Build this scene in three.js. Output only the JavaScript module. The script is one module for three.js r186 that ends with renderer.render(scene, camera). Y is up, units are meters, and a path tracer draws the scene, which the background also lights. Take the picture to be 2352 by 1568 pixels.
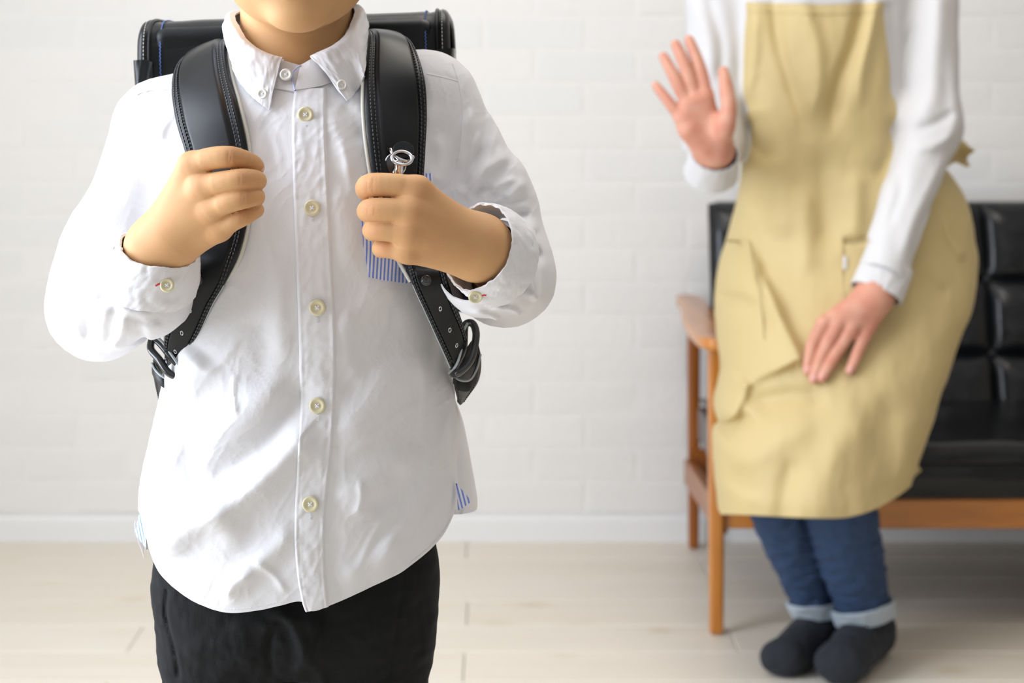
import * as THREE from 'three';
import { mergeGeometries, mergeVertices, toCreasedNormals } from 'three/addons/utils/BufferGeometryUtils.js';
import { RoundedBoxGeometry } from 'three/addons/geometries/RoundedBoxGeometry.js';
import { RectAreaLightUniformsLib } from 'three/addons/lights/RectAreaLightUniformsLib.js';
import { createNoise2D, createNoise3D, createNoise4D } from 'simplex-noise';

// ---------------------------------------------------------------- camera, daylight, exposure
const scene = new THREE.Scene();
const F = 4350, EYE = 0.935, CX = 1150, CY = 180;          // focal length in pixels, eye height, vanishing point of the floor boards
const camera = new THREE.PerspectiveCamera(2 * Math.atan(784 / F) * 180 / Math.PI, 1.5, 0.05, 60);
camera.position.set(0, EYE, 0);
camera.lookAt(0, EYE, -1);
camera.setViewOffset(2352, 1568, 1176 - CX, 784 - CY, 2352, 1568);   // level camera with a shifted lens
camera.focus = 1.43; camera.userData.fStop = 7.5;
const renderer = new THREE.WebGLRenderer({ antialias: true });
renderer.toneMapping = THREE.LinearToneMapping;
renderer.toneMappingExposure = 0.755;
renderer.shadowMap.enabled = true;
renderer.shadowMap.type = THREE.PCFSoftShadowMap;
scene.background = new THREE.Color(0.50, 0.55, 0.62);
RectAreaLightUniformsLib.init();
// daylight through the two windows of the room: the tall glass door on the left and the wide window behind the camera
function windowLight(name, w, h, color, intensity, at, to) {
  const l = new THREE.RectAreaLight(color, intensity, w, h);
  l.name = name; l.position.set(...at); l.lookAt(...to); scene.add(l);
  return l;
}
windowLight('daylight_from_glass_door', 1.45, 1.95, 0xe9f1ff, 13.0, [-1.72, 1.25, -1.40], [0, 1.25, -1.40]);
windowLight('daylight_from_wide_window', 3.4, 1.5, 0xfff6e8, 0.34, [0.2, 1.45, 2.16], [0.2, 1.45, 0]);

// ---------------------------------------------------------------- small helpers
const V3 = THREE.Vector3, V = (x, y, z) => new V3(x, y, z);
const P = (px, py, d) => V((px - CX) * d / F, EYE - (py - CY) * d / F, -d);   // a photograph point at its own depth, in metres
const clamp = (x, a, b) => x < a ? a : x > b ? b : x, lerp = (a, b, t) => a + (b - a) * t;
const sstep = (a, b, x) => { const t = clamp((x - a) / (b - a), 0, 1); return t * t * (3 - 2 * t); };
function rng(seed) { let s = seed >>> 0; return () => { s = (s + 0x6D2B79F5) | 0; let t = Math.imul(s ^ (s >>> 15), 1 | s); t = (t + Math.imul(t ^ (t >>> 7), 61 | t)) ^ t; return ((t ^ (t >>> 14)) >>> 0) / 4294967296; }; }
const rand = rng(11), noise2 = createNoise2D(rng(5)), noise3 = createNoise3D(rng(7)), noise4 = createNoise4D(rng(9));
const srgb = (r, g, b) => new THREE.Color().setRGB(r / 255, g / 255, b / 255, THREE.SRGBColorSpace);

const used = new Map();
function numbered(n) { const k = used.get(n) ?? 0; used.set(n, k + 1); return k ? n + '_' + String(k).padStart(3, '0') : n; }
function shadows(m) { m.castShadow = m.receiveShadow = true; return m; }
function thing(name, label, category, at, group) {
  const o = new THREE.Group(); o.name = numbered(name); scene.add(o);
  if (at) o.position.copy(at);
  o.userData = { label, category }; if (group) o.userData.group = group;
  return o;
}
// a part: geometry given in world metres, set under a parent whose own place is taken off
function part(name, geo, mat, parent, label, kind) {
  const m = shadows(new THREE.Mesh(geo, mat)); m.name = parent === scene ? numbered(name) : name;
  if (parent !== scene) {
    parent.userData.names ??= new Map();
    const k = parent.userData.names.get(name) ?? 0; parent.userData.names.set(name, k + 1);
    if (k) m.name = name + '_' + String(k).padStart(3, '0');
    const off = V(0, 0, 0); for (let p = parent; p && p !== scene; p = p.parent) off.add(p.position);
    m.position.copy(off).negate();
  }
  if (label) m.userData.label = label;
  if (kind) m.userData.kind = kind;
  parent.add(m);
  return m;
}
const struct = (name, geo, mat, parent = scene) => part(name, geo, mat, parent, null, 'structure');
const box = (x0, x1, y0, y1, z0, z1, r = 0) => {
  const w = x1 - x0, h = y1 - y0, d = z1 - z0;
  const g = r ? new RoundedBoxGeometry(w, h, d, 2, Math.min(r, w / 2.01, h / 2.01, d / 2.01)) : new THREE.BoxGeometry(w, h, d);
  return g.translate((x0 + x1) / 2, (y0 + y1) / 2, (z0 + z1) / 2);
};
const flat = (g) => { const o = g.index ? g.toNonIndexed() : g; for (const k of Object.keys(o.attributes)) if (!['position', 'normal', 'uv', 'color'].includes(k)) o.deleteAttribute(k); return o; };
const join = (list) => mergeGeometries(list.map(flat));
function tube(pts, r, seg = 48, rs = 8, closed = false) { return new THREE.TubeGeometry(new THREE.CatmullRomCurve3(pts, closed, 'centripetal'), seg, r, rs, closed); }

// ---------------------------------------------------------------- distance fields and cloth
const smin = (a, b, k) => { const h = Math.max(k - Math.abs(a - b), 0) / k; return Math.min(a, b) - h * h * k * 0.25; };
function cone(a, b, ra, rb) {                              // tapered capsule
  const ax = a.x, ay = a.y, az = a.z, bx = b.x - ax, by = b.y - ay, bz = b.z - az, L = 1 / Math.max(bx * bx + by * by + bz * bz, 1e-12);
  return (x, y, z) => {
    const px = x - ax, py = y - ay, pz = z - az, h = clamp((px * bx + py * by + pz * bz) * L, 0, 1);
    const qx = px - bx * h, qy = py - by * h, qz = pz - bz * h;
    return Math.sqrt(qx * qx + qy * qy + qz * qz) - (ra + (rb - ra) * h);
  };
}
function ball(c, rx, ry = rx, rz = rx) {                   // ellipsoid
  return (x, y, z) => {
    const a = (x - c.x) / rx, b = (y - c.y) / ry, e = (z - c.z) / rz, k0 = Math.sqrt(a * a + b * b + e * e);
    const k1 = Math.sqrt((a / rx) ** 2 + (b / ry) ** 2 + (e / rz) ** 2);
    return k1 < 1e-9 ? -Math.min(rx, ry, rz) : k0 * (k0 - 1) / k1;
  };
}
const blend = (k, ...fs) => (x, y, z) => { let d = fs[0](x, y, z); for (let i = 1; i < fs.length; i++) d = smin(d, fs[i](x, y, z), k); return d; };
function curve1(xs, ys) {                                  // smooth monotone-free cubic through a table
  const n = xs.length, m = ys.map((_, i) => i === 0 ? (ys[1] - ys[0]) / (xs[1] - xs[0]) : i === n - 1 ? (ys[i] - ys[i - 1]) / (xs[i] - xs[i - 1]) : (ys[i + 1] - ys[i - 1]) / (xs[i + 1] - xs[i - 1]));
  return (x) => {
    if (x <= xs[0]) return ys[0] + 0 * m[0];
    if (x >= xs[n - 1]) return ys[n - 1];
    let i = 0; while (x > xs[i + 1]) i++;
    const h = xs[i + 1] - xs[i], t = (x - xs[i]) / h, t2 = t * t, t3 = t2 * t;
    return (2 * t3 - 3 * t2 + 1) * ys[i] + (t3 - 2 * t2 + t) * h * m[i] + (-2 * t3 + 3 * t2) * ys[i + 1] + (t3 - t2) * h * m[i + 1];
  };
}
// a trunk given by rows [height in photo px, left px, right px, front depth, middle depth, back depth]
function trunk(rows, n = 2.3) {
  const ys = [], cxs = [], rxs = [], zc = [], rf = [], rb = [];
  for (const [py, l, r, df, dc, db] of rows) {
    const a = P(l, py, dc), b = P(r, py, dc);
    ys.push(-a.y); cxs.push((a.x + b.x) / 2); rxs.push((b.x - a.x) / 2); zc.push(-dc); rf.push(dc - df); rb.push(db - dc);
  }
  const N = 256, y0 = ys[0], y1 = ys[ys.length - 1], tab = [cxs, rxs, zc, rf, rb].map((v) => { const c = curve1(ys, v), t = new Float32Array(N + 2); for (let i = 0; i < N + 2; i++) t[i] = c(y0 + (y1 - y0) * Math.min(i, N) / N); return t; });
  const f = (x, y, z) => {
    const s = clamp((-y - y0) / (y1 - y0), 0, 1) * N, i = s | 0, t = s - i, at = (k) => tab[k][i] + (tab[k][i + 1] - tab[k][i]) * t;
    const rx = at(1), dz = z - at(2), rz = dz > 0 ? at(3) : at(4), a = Math.abs(x - at(0)) / rx, b = Math.abs(dz) / rz;
    const q = Math.pow(a, n) + Math.pow(b, n);
    if (q < 1e-6) return -Math.min(rx, rz);
    const sN = Math.pow(q, 1 / n), c = sN / q, gx = c * Math.pow(a, n - 1) / rx, gz = c * Math.pow(b, n - 1) / rz;
    let d = (sN - 1) / Math.sqrt(gx * gx + gz * gz);
    if (sN < 0.75) d = Math.min(d, -0.25 * Math.min(rx, rz));
    const ey = Math.max(-y - y1, y0 + y);                 // beyond the ends
    return ey > 0 ? Math.sqrt(Math.max(d, 0) ** 2 + ey * ey) : d;
  };
  return f;
}
// surface of a field as {pos, nor, idx}
function meshField(f, lo, hi, cell) {
  const nx = Math.ceil((hi.x - lo.x) / cell) + 1, ny = Math.ceil((hi.y - lo.y) / cell) + 1, nz = Math.ceil((hi.z - lo.z) / cell) + 1;
  const val = new Float32Array(nx * ny * nz), B = 6, sx = 1, sy = nx, sz = nx * ny, rad = ((B - 1) / 2 * Math.sqrt(3) + 1.8) * cell * 1.35 + 0.004;
  for (let k0 = 0; k0 < nz; k0 += B) for (let j0 = 0; j0 < ny; j0 += B) for (let i0 = 0; i0 < nx; i0 += B) {
    const h = (B - 1) / 2, c = f(lo.x + (i0 + h) * cell, lo.y + (j0 + h) * cell, lo.z + (k0 + h) * cell), far = Math.abs(c) > rad;
    for (let k = k0; k < Math.min(k0 + B, nz); k++) for (let j = j0; j < Math.min(j0 + B, ny); j++) for (let i = i0; i < Math.min(i0 + B, nx); i++)
      val[i + j * sy + k * sz] = far ? c : f(lo.x + i * cell, lo.y + j * cell, lo.z + k * cell);
  }
  const cellV = new Int32Array(nx * ny * nz).fill(-1), pos = [], E = [[0, 1], [2, 3], [4, 5], [6, 7], [0, 2], [1, 3], [4, 6], [5, 7], [0, 4], [1, 5], [2, 6], [3, 7]], v = new Float32Array(8);
  for (let k = 0; k < nz - 1; k++) for (let j = 0; j < ny - 1; j++) for (let i = 0; i < nx - 1; i++) {
    const o = i + j * sy + k * sz; let m = 0;
    for (let c = 0; c < 8; c++) { v[c] = val[o + (c & 1) + ((c >> 1) & 1) * sy + (c >> 2) * sz]; if (v[c] < 0) m++; }
    if (m === 0 || m === 8) continue;
    let x = 0, y = 0, z = 0, n = 0;
    for (const [a, b] of E) if ((v[a] < 0) !== (v[b] < 0)) {
      const t = v[a] / (v[a] - v[b]);
      x += (a & 1) + t * ((b & 1) - (a & 1)); y += ((a >> 1) & 1) + t * (((b >> 1) & 1) - ((a >> 1) & 1)); z += (a >> 2) + t * ((b >> 2) - (a >> 2)); n++;
    }
    cellV[o] = pos.length / 3; pos.push(lo.x + (i + x / n) * cell, lo.y + (j + y / n) * cell, lo.z + (k + z / n) * cell);
  }
  const idx = [], quad = (a, b, c, d, flip) => { if (a < 0 || b < 0 || c < 0 || d < 0) return; if (flip) idx.push(a, b, c, a, c, d); else idx.push(a, c, b, a, d, c); };
  for (let k = 1; k < nz - 1; k++) for (let j = 1; j < ny - 1; j++) for (let i = 1; i < nx - 1; i++) {
    const o = i + j * sy + k * sz, s = val[o] < 0;
    if (s !== (val[o + sx] < 0)) quad(cellV[o], cellV[o - sy], cellV[o - sy - sz], cellV[o - sz], s);
    if (s !== (val[o + sy] < 0)) quad(cellV[o], cellV[o - sz], cellV[o - sx - sz], cellV[o - sx], s);
    if (s !== (val[o + sz] < 0)) quad(cellV[o], cellV[o - sx], cellV[o - sx - sy], cellV[o - sy], s);
  }
  const e = cell * 0.4, nor = new Array(pos.length);
  for (let n = 0; n < pos.length; n += 3) {
    let x = pos[n], y = pos[n + 1], z = pos[n + 2], gx, gy, gz;
    for (let it = 0; it < 3; it++) {
      gx = f(x + e, y, z) - f(x - e, y, z); gy = f(x, y + e, z) - f(x, y - e, z); gz = f(x, y, z + e) - f(x, y, z - e);
      const g2 = (gx * gx + gy * gy + gz * gz) / (4 * e * e) || 1;
      if (it === 2) break;
      const s = clamp(f(x, y, z), -cell, cell) / Math.max(g2, 0.3) / (2 * e);
      x -= gx * s; y -= gy * s; z -= gz * s;
    }
    const l = 1 / (Math.hypot(gx, gy, gz) || 1);
    pos[n] = x; pos[n + 1] = y; pos[n + 2] = z; nor[n] = gx * l; nor[n + 1] = gy * l; nor[n + 2] = gz * l;
  }
  return { pos, nor, idx };
}
// keeps the side of a surface where g(x, y, z) < 0, with a clean cut
function clip(m, g) {
  const n = m.pos.length / 3, gv = new Float32Array(n), pos = [], nor = [], idx = [], map = new Int32Array(n).fill(-1), cut = new Map();
  for (let i = 0; i < n; i++) gv[i] = g(m.pos[3 * i], m.pos[3 * i + 1], m.pos[3 * i + 2]) || 1e-9;
  const keep = (i) => { if (map[i] < 0) { map[i] = pos.length / 3; for (let c = 0; c < 3; c++) { pos.push(m.pos[3 * i + c]); nor.push(m.nor[3 * i + c]); } } return map[i]; };
  const cross = (i, j) => {
    const key = i < j ? i * n + j : j * n + i;
    if (!cut.has(key)) {
      const t = gv[i] / (gv[i] - gv[j]); cut.set(key, pos.length / 3);
      for (let c = 0; c < 3; c++) pos.push(lerp(m.pos[3 * i + c], m.pos[3 * j + c], t));
      const q = [0, 1, 2].map((c) => lerp(m.nor[3 * i + c], m.nor[3 * j + c], t)), l = Math.hypot(...q) || 1; nor.push(q[0] / l, q[1] / l, q[2] / l);
    }
    return cut.get(key);
  };
  for (let t = 0; t < m.idx.length; t += 3) {
    const a = [m.idx[t], m.idx[t + 1], m.idx[t + 2]], out = [];
    for (let c = 0; c < 3; c++) { const i = a[c], j = a[(c + 1) % 3]; if (gv[i] < 0) out.push(keep(i)); if ((gv[i] < 0) !== (gv[j] < 0)) out.push(cross(i, j)); }
    for (let c = 1; c + 1 < out.length; c++) idx.push(out[0], out[c], out[c + 1]);
  }
  return { pos, nor, idx };
}
// gives a sheet a thickness t behind its outer face, with a rim at its free edges
function solid(m, t) {
  const n = m.pos.length / 3, pos = m.pos.slice(), nor = m.nor.slice(), idx = m.idx.slice(), edges = new Map();
  for (let i = 0; i < n * 3; i++) { pos.push(m.pos[i] - m.nor[i] * t); nor.push(-m.nor[i]); }
  for (let k = 0; k < m.idx.length; k += 3) {
    const a = [m.idx[k], m.idx[k + 1], m.idx[k + 2]]; idx.push(a[0] + n, a[2] + n, a[1] + n);
    for (let c = 0; c < 3; c++) { const i = a[c], j = a[(c + 1) % 3], back = j * n + i; if (edges.has(back)) edges.delete(back); else edges.set(i * n + j, [i, j]); }
  }
  for (const [i, j] of edges.values()) {
    const A = V(...m.pos.slice(3 * i, 3 * i + 3)), Bv = V(...m.pos.slice(3 * j, 3 * j + 3)), N = V(...m.nor.slice(3 * i, 3 * i + 3)), R = Bv.clone().sub(A).cross(N).normalize();
    const o = pos.length / 3;
    for (const v of [i, j, j + n, i + n]) { pos.push(pos[3 * v], pos[3 * v + 1], pos[3 * v + 2]); nor.push(R.x, R.y, R.z); }
    idx.push(o, o + 2, o + 1, o, o + 3, o + 2);
  }
  return { pos, nor, idx };
}
function geom(m, uv, colour) {
  const g = new THREE.BufferGeometry(), n = m.pos.length / 3;
  g.setAttribute('position', new THREE.Float32BufferAttribute(m.pos, 3)); g.setAttribute('normal', new THREE.Float32BufferAttribute(m.nor, 3));
  const t = new Float32Array(n * 2), c = colour && new Float32Array(n * 3);
  for (let i = 0; i < n; i++) {
    const x = m.pos[3 * i], y = m.pos[3 * i + 1], z = m.pos[3 * i + 2], q = uv ? uv(x, y, z) : [x + z * 0.7, y + z * 0.4];
    t[2 * i] = q[0]; t[2 * i + 1] = q[1];
    if (c) c.set(colour(x, y, z), 3 * i);
  }
  g.setAttribute('uv', new THREE.BufferAttribute(t, 2)); if (c) g.setAttribute('color', new THREE.BufferAttribute(c, 3));
  g.setIndex(m.idx);
  return g;
}
// a sheet from a grid of points rows[i][j]; smooth normals; faces so that (next j) x (next i) points out
function sheet(rows, flip = false) {
  const R = rows.length, C = rows[0].length, pos = [], idx = [];
  for (const r of rows) for (const p of r) pos.push(p.x, p.y, p.z);
  for (let i = 0; i + 1 < R; i++) for (let j = 0; j + 1 < C; j++) {
    const a = i * C + j, b = a + 1, c = a + C, d = c + 1;
    if (flip) idx.push(a, c, b, b, c, d); else idx.push(a, b, c, b, d, c);
  }
  const g = new THREE.BufferGeometry(); g.setAttribute('position', new THREE.Float32BufferAttribute(pos, 3)); g.setIndex(idx); g.computeVertexNormals();
  return { pos, nor: Array.from(g.attributes.normal.array), idx };
}
const spline = (pts, closed = false) => new THREE.CatmullRomCurve3(pts, closed, 'centripetal');
// relief of folds drawn as strokes on the upright plane at depth d, in photo px; heights in millimetres
class Folds {
  constructor(x0, x1, y0, y1, step, d) { Object.assign(this, { x0, y0, step, d, w: Math.ceil((x1 - x0) / step) + 2, h: Math.ceil((y1 - y0) / step) + 2 }); this.a = new Float32Array(this.w * this.h); }
  // a ridge (or a groove when mm < 0) along pts; width in px; side < 0 or > 0 leaves one flank steeper
  stroke(pts, width, mm, side = 0, taper = 1) {
    const c = new THREE.CatmullRomCurve3(pts.map(([x, y]) => V(x, y, 0)), false, 'centripetal'), N = Math.max(8, Math.ceil(c.getLength() / 6)), q = c.getPoints(N);
    const best = new Map(), R = width * 2.6;
    for (let s = 0; s < N; s++) {
      const A = q[s], Bp = q[s + 1], dx = Bp.x - A.x, dy = Bp.y - A.y, L = Math.hypot(dx, dy) || 1;
      const i0 = Math.max(0, Math.floor((Math.min(A.x, Bp.x) - R - this.x0) / this.step)), i1 = Math.min(this.w - 1, Math.ceil((Math.max(A.x, Bp.x) + R - this.x0) / this.step));
      const j0 = Math.max(0, Math.floor((Math.min(A.y, Bp.y) - R - this.y0) / this.step)), j1 = Math.min(this.h - 1, Math.ceil((Math.max(A.y, Bp.y) + R - this.y0) / this.step));
      for (let j = j0; j <= j1; j++) for (let i = i0; i <= i1; i++) {
        const X = this.x0 + i * this.step - A.x, Y = this.y0 + j * this.step - A.y, t = clamp((X * dx + Y * dy) / (L * L), 0, 1), dist = Math.hypot(X - dx * t, Y - dy * t);
        if (dist > R) continue;
        const sgn = (dx * Y - dy * X) >= 0 ? 1 : -1, k = j * this.w + i, old = best.get(k);
        if (!old || dist < old[0]) best.set(k, [dist, sgn, (s + t) / N]);
      }
    }
    for (const [k, [dist, sgn, t]] of best) {
      const w = width * (1 - side * sgn * 0.6), u = dist / w, end = taper ? Math.min(1, 4 * t * 1.0 + (taper < 1 ? 1 : 0)) * Math.min(1, 4 * (1 - t) + (taper > 1 ? 1 : 0)) : 1;
      this.a[k] += mm * 1e-3 * Math.exp(-u * u) * sstep(0, 1, end);
    }
    return this;
  }
  blob(x, y, rx, ry, mm, turn = 0) {
    const c = Math.cos(turn), s = Math.sin(turn);
    for (let j = 0; j < this.h; j++) for (let i = 0; i < this.w; i++) {
      const X = this.x0 + i * this.step - x, Y = this.y0 + j * this.step - y, a = (X * c + Y * s) / rx, b = (-X * s + Y * c) / ry, q = a * a + b * b;
      if (q < 9) this.a[j * this.w + i] += mm * 1e-3 * Math.exp(-q);
    }
    return this;
  }
  add(fn) { for (let j = 0; j < this.h; j++) for (let i = 0; i < this.w; i++) this.a[j * this.w + i] += 1e-3 * fn(this.x0 + i * this.step, this.y0 + j * this.step); return this; }
  at(x, y) {
    const u = clamp((CX + x * F / this.d - this.x0) / this.step, 0, this.w - 1.001), v = clamp((CY + (EYE - y) * F / this.d - this.y0) / this.step, 0, this.h - 1.001), i = u | 0, j = v | 0, s = u - i, t = v - j, k = j * this.w + i, a = this.a;
    return (a[k] * (1 - s) + a[k + 1] * s) * (1 - t) + (a[k + this.w] * (1 - s) + a[k + this.w + 1] * s) * t;
  }
}
// front skin of a field seen along z at (x, y): returns z or null
function frontZ(f, x, y, near, far) {
  let z = -near, prev = f(x, y, z);
  for (let i = 0; i < 400; i++) {
    const st = Math.max(Math.abs(prev) * 0.6, 0.0008), z2 = z - st, d = f(x, y, z2);
    if (d <= 0) { let a = z, b = z2; for (let k = 0; k < 24; k++) { const m = (a + b) / 2; if (f(x, y, m) > 0) a = m; else b = m; } return (a + b) / 2; }
    z = z2; prev = d; if (z < -far) return null;
  }
  return null;
}

// ---------------------------------------------------------------- textures and materials
function tex(w, h, fn, colour = false, repeat = [1, 1]) {
  const data = new Uint8Array(w * h * 4);
  for (let j = 0; j < h; j++) for (let i = 0; i < w; i++) {
    const c = fn(i / w, j / h, i, j), o = (j * w + i) * 4;
    if (typeof c === 'number') { data[o] = data[o + 1] = data[o + 2] = clamp(c, 0, 1) * 255; } else for (let k = 0; k < 3; k++) data[o + k] = clamp(c[k], 0, 1) * 255;
    data[o + 3] = 255;
  }
  const t = new THREE.DataTexture(data, w, h); t.wrapS = t.wrapT = THREE.RepeatWrapping; t.magFilter = THREE.LinearFilter; t.minFilter = THREE.LinearMipmapLinearFilter; t.generateMipmaps = true;
  t.repeat.set(...repeat); if (colour) t.colorSpace = THREE.SRGBColorSpace; t.needsUpdate = true;
  return t;
}
const periodic = (u, v, fu, fv, seed = 0) => { // tileable noise: fu and fv features across the tile
  const a = u * 2 * Math.PI, b = v * 2 * Math.PI, p = fu / 6.283, q = fv / 6.283;
  return noise4(Math.cos(a) * p + seed * 3.7, Math.sin(a) * p, Math.cos(b) * q - seed * 2.9, Math.sin(b) * q);
};
const mat = (o) => new THREE.MeshPhysicalMaterial({ roughness: 0.8, ...o });
// ---------------------------------------------------------------- the room
const WALL = -3.84, XL = -1.75, XR = 2.5, ZF = 2.2, TOP = 2.4;
const grain = tex(1024, 256, (u, v) => {
  const s = periodic(u, v, 5, 26, 1) * 0.5 + periodic(u, v, 9, 60, 4) * 0.35 + periodic(u, v, 2, 9, 8) * 0.5, knot = Math.pow(Math.max(0, periodic(u, v, 9, 5, 13)), 6) * 3.0;
  const k = s * 0.5;
  return [0.885 + 0.030 * k - 0.03 * knot, 0.855 + 0.036 * k - 0.045 * knot, 0.80 + 0.05 * k - 0.07 * knot];
}, true);
const grainBump = tex(1024, 256, (u, v) => 0.5 + 0.25 * periodic(u, v, 8, 70, 4) + 0.2 * periodic(u, v, 4, 25, 1));
const plankMats = [[1, 0.995, 0.985], [0.965, 0.955, 0.94], [0.985, 0.975, 0.955], [1, 0.985, 0.965], [0.975, 0.97, 0.965]].map((c) => mat({ color: new THREE.Color(...c), map: grain, bumpMap: grainBump, bumpScale: 0.0004, roughness: 0.42 }));
const wallPaint = mat({ color: new THREE.Color(0.80, 0.783, 0.748), roughness: 0.92 });
const wallBump = tex(256, 256, (u, v) => 0.5 + 0.3 * periodic(u, v, 22, 22, 2) + 0.2 * periodic(u, v, 50, 50, 5));
const brickMats = [[0.79, 0.772, 0.735], [0.798, 0.781, 0.744], [0.785, 0.77, 0.735], [0.802, 0.784, 0.748], [0.778, 0.766, 0.732], [0.79, 0.774, 0.739]].map((c) => mat({ color: new THREE.Color(...c), roughness: 0.9, bumpMap: wallBump, bumpScale: 0.0012 }));
const wallPaintWarm = mat({ color: new THREE.Color(0.46, 0.42, 0.37), roughness: 0.92 });
const trimWhite = mat({ color: new THREE.Color(0.80, 0.795, 0.78), roughness: 0.5 });

// floor: boards 15 cm wide across the picture, end joints staggered from row to row
const floorBed = struct('floor', box(XL - 0.1, XR + 0.1, -0.12, -0.012, WALL - 0.1, ZF + 0.1), mat({ color: new THREE.Color(0.42, 0.39, 0.33) }));
{
  const W = 0.15, L = 0.998, gap = 0.0012;
  let n = 0;
  for (let r = 0; WALL + r * W < ZF; r++) for (let k = -3; k < 4; k++) {
    const x0 = Math.max(XL, (r % 2 ? -0.058 + (r === 1 ? 0.448 : 0) : -0.61) + (r === 0 ? 0.543 : 0) + k * L), x1 = Math.min(XR, (r % 2 ? -0.058 + (r === 1 ? 0.448 : 0) : -0.61) + (r === 0 ? 0.543 : 0) + (k + 1) * L);
    if (x1 - x0 < 0.02) continue;
    const z0 = WALL + r * W, z1 = Math.min(ZF, z0 + W), c = 0.0022;
    const s = new THREE.Shape(); const w = x1 - x0 - gap, d = z1 - z0 - gap;
    s.moveTo(-w / 2 + c, -d / 2 + c); s.lineTo(w / 2 - c, -d / 2 + c); s.lineTo(w / 2 - c, d / 2 - c); s.lineTo(-w / 2 + c, d / 2 - c); s.closePath();
    const g = new THREE.ExtrudeGeometry(s, { depth: 0.009, bevelEnabled: true, bevelThickness: 0.0014, bevelSize: c, bevelSegments: 1, steps: 1 }).rotateX(-Math.PI / 2);
    const uv = g.attributes.uv, pos = g.attributes.position, ou = rand() * 5, ov = rand() * 5;
    for (let i = 0; i < uv.count; i++) uv.setXY(i, pos.getX(i) * 0.55 + ou, pos.getZ(i) * 1.5 + ov);
    g.translate((x0 + x1) / 2, -0.0104, (z0 + z1) / 2);
    part('plank', g, plankMats[Math.floor(rand() * 5)], floorBed); n++;
  }
}
// back wall: white-painted brick facing, running bond
const wallBack = struct('wall_back', box(XL - 0.1, XR + 0.1, -0.02, TOP, WALL - 0.14, WALL + 0.0036), wallPaint);
{
  const RH = 0.0672, BL = 0.206, m = 0.0085, variants = [];
  for (let v = 0; v < 6; v++) {
    const w = BL - m, h = RH - m, g = new RoundedBoxGeometry(w, h, 0.010, 2, 0.0016), p = g.attributes.position, uv = g.attributes.uv;
    for (let i = 0; i < p.count; i++) {
      const x = p.getX(i), y = p.getY(i);
      p.setXYZ(i, x + 0.0015 * noise2(y * 40, v), y + 0.0012 * noise2(x * 30 + 9, v), p.getZ(i) + (p.getZ(i) > 0 ? 0.0009 * noise2(x * 9 + v * 3, y * 20) : 0)); uv.setXY(i, x * 3 + v * 0.37, y * 3 + v * 0.21);
    }
    g.computeVertexNormals(); variants.push(g);
  }
  const r2 = rng(21), rest = [];
  for (let r = 0; r < 35; r++) for (let k = 0; k < 22; k++) {
    const x = XL + 0.02 + k * BL + (r % 2 ? BL / 2 : 0) - 0.055, y = 0.052 + (r + 0.5) * RH;
    if (x + BL / 2 > XR) continue;
    const near = x > -1.22 && x < 1.24 && y < 1.14, v = Math.floor(r2() * 6), q = r2() * 0.0007, mt = Math.floor(r2() * 6);
    if (near) { const b = part('brick', variants[v], brickMats[mt], wallBack); b.position.set(x, y, WALL - 0.0010 + q); b.rotation.z = (r2() - 0.5) * 0.004; }
    else rest.push(variants[v].clone().translate(x, y, WALL - 0.0010 + q));
  }
  part('brick_rest', join(rest), brickMats[1], wallBack, null, 'stuff');
}
{ // skirting board with a bevelled top edge
  const s = new THREE.Shape(); s.moveTo(0, 0); s.lineTo(0.012, 0); s.lineTo(0.012, 0.040); s.quadraticCurveTo(0.012, 0.050, 0.006, 0.052); s.lineTo(0, 0.052); s.closePath();
  const g = new THREE.ExtrudeGeometry(s, { depth: XR - XL, bevelEnabled: false }).rotateY(Math.PI / 2).translate(XL, 0, 0);
  const p = g.attributes.position; // the profile's x now runs to -z: turn it to face the room
  for (let i = 0; i < p.count; i++) p.setZ(i, WALL + 0.0062 - p.getZ(i) * 1.0);
  if (g.index) for (let i = 0; i < g.index.count; i += 3) { const t = g.index.getX(i + 1); g.index.setX(i + 1, g.index.getX(i + 2)); g.index.setX(i + 2, t); }
  g.computeVertexNormals();
  struct('baseboard_back', g, trimWhite);
}
struct('ceiling', box(XL - 0.1, XR + 0.1, TOP, TOP + 0.12, WALL - 0.14, ZF + 0.14), mat({ color: new THREE.Color(0.84, 0.83, 0.82), roughness: 0.95 }));
struct('wall_right', box(XR, XR + 0.12, -0.1, TOP, WALL - 0.14, ZF + 0.14), wallPaintWarm);
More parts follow.
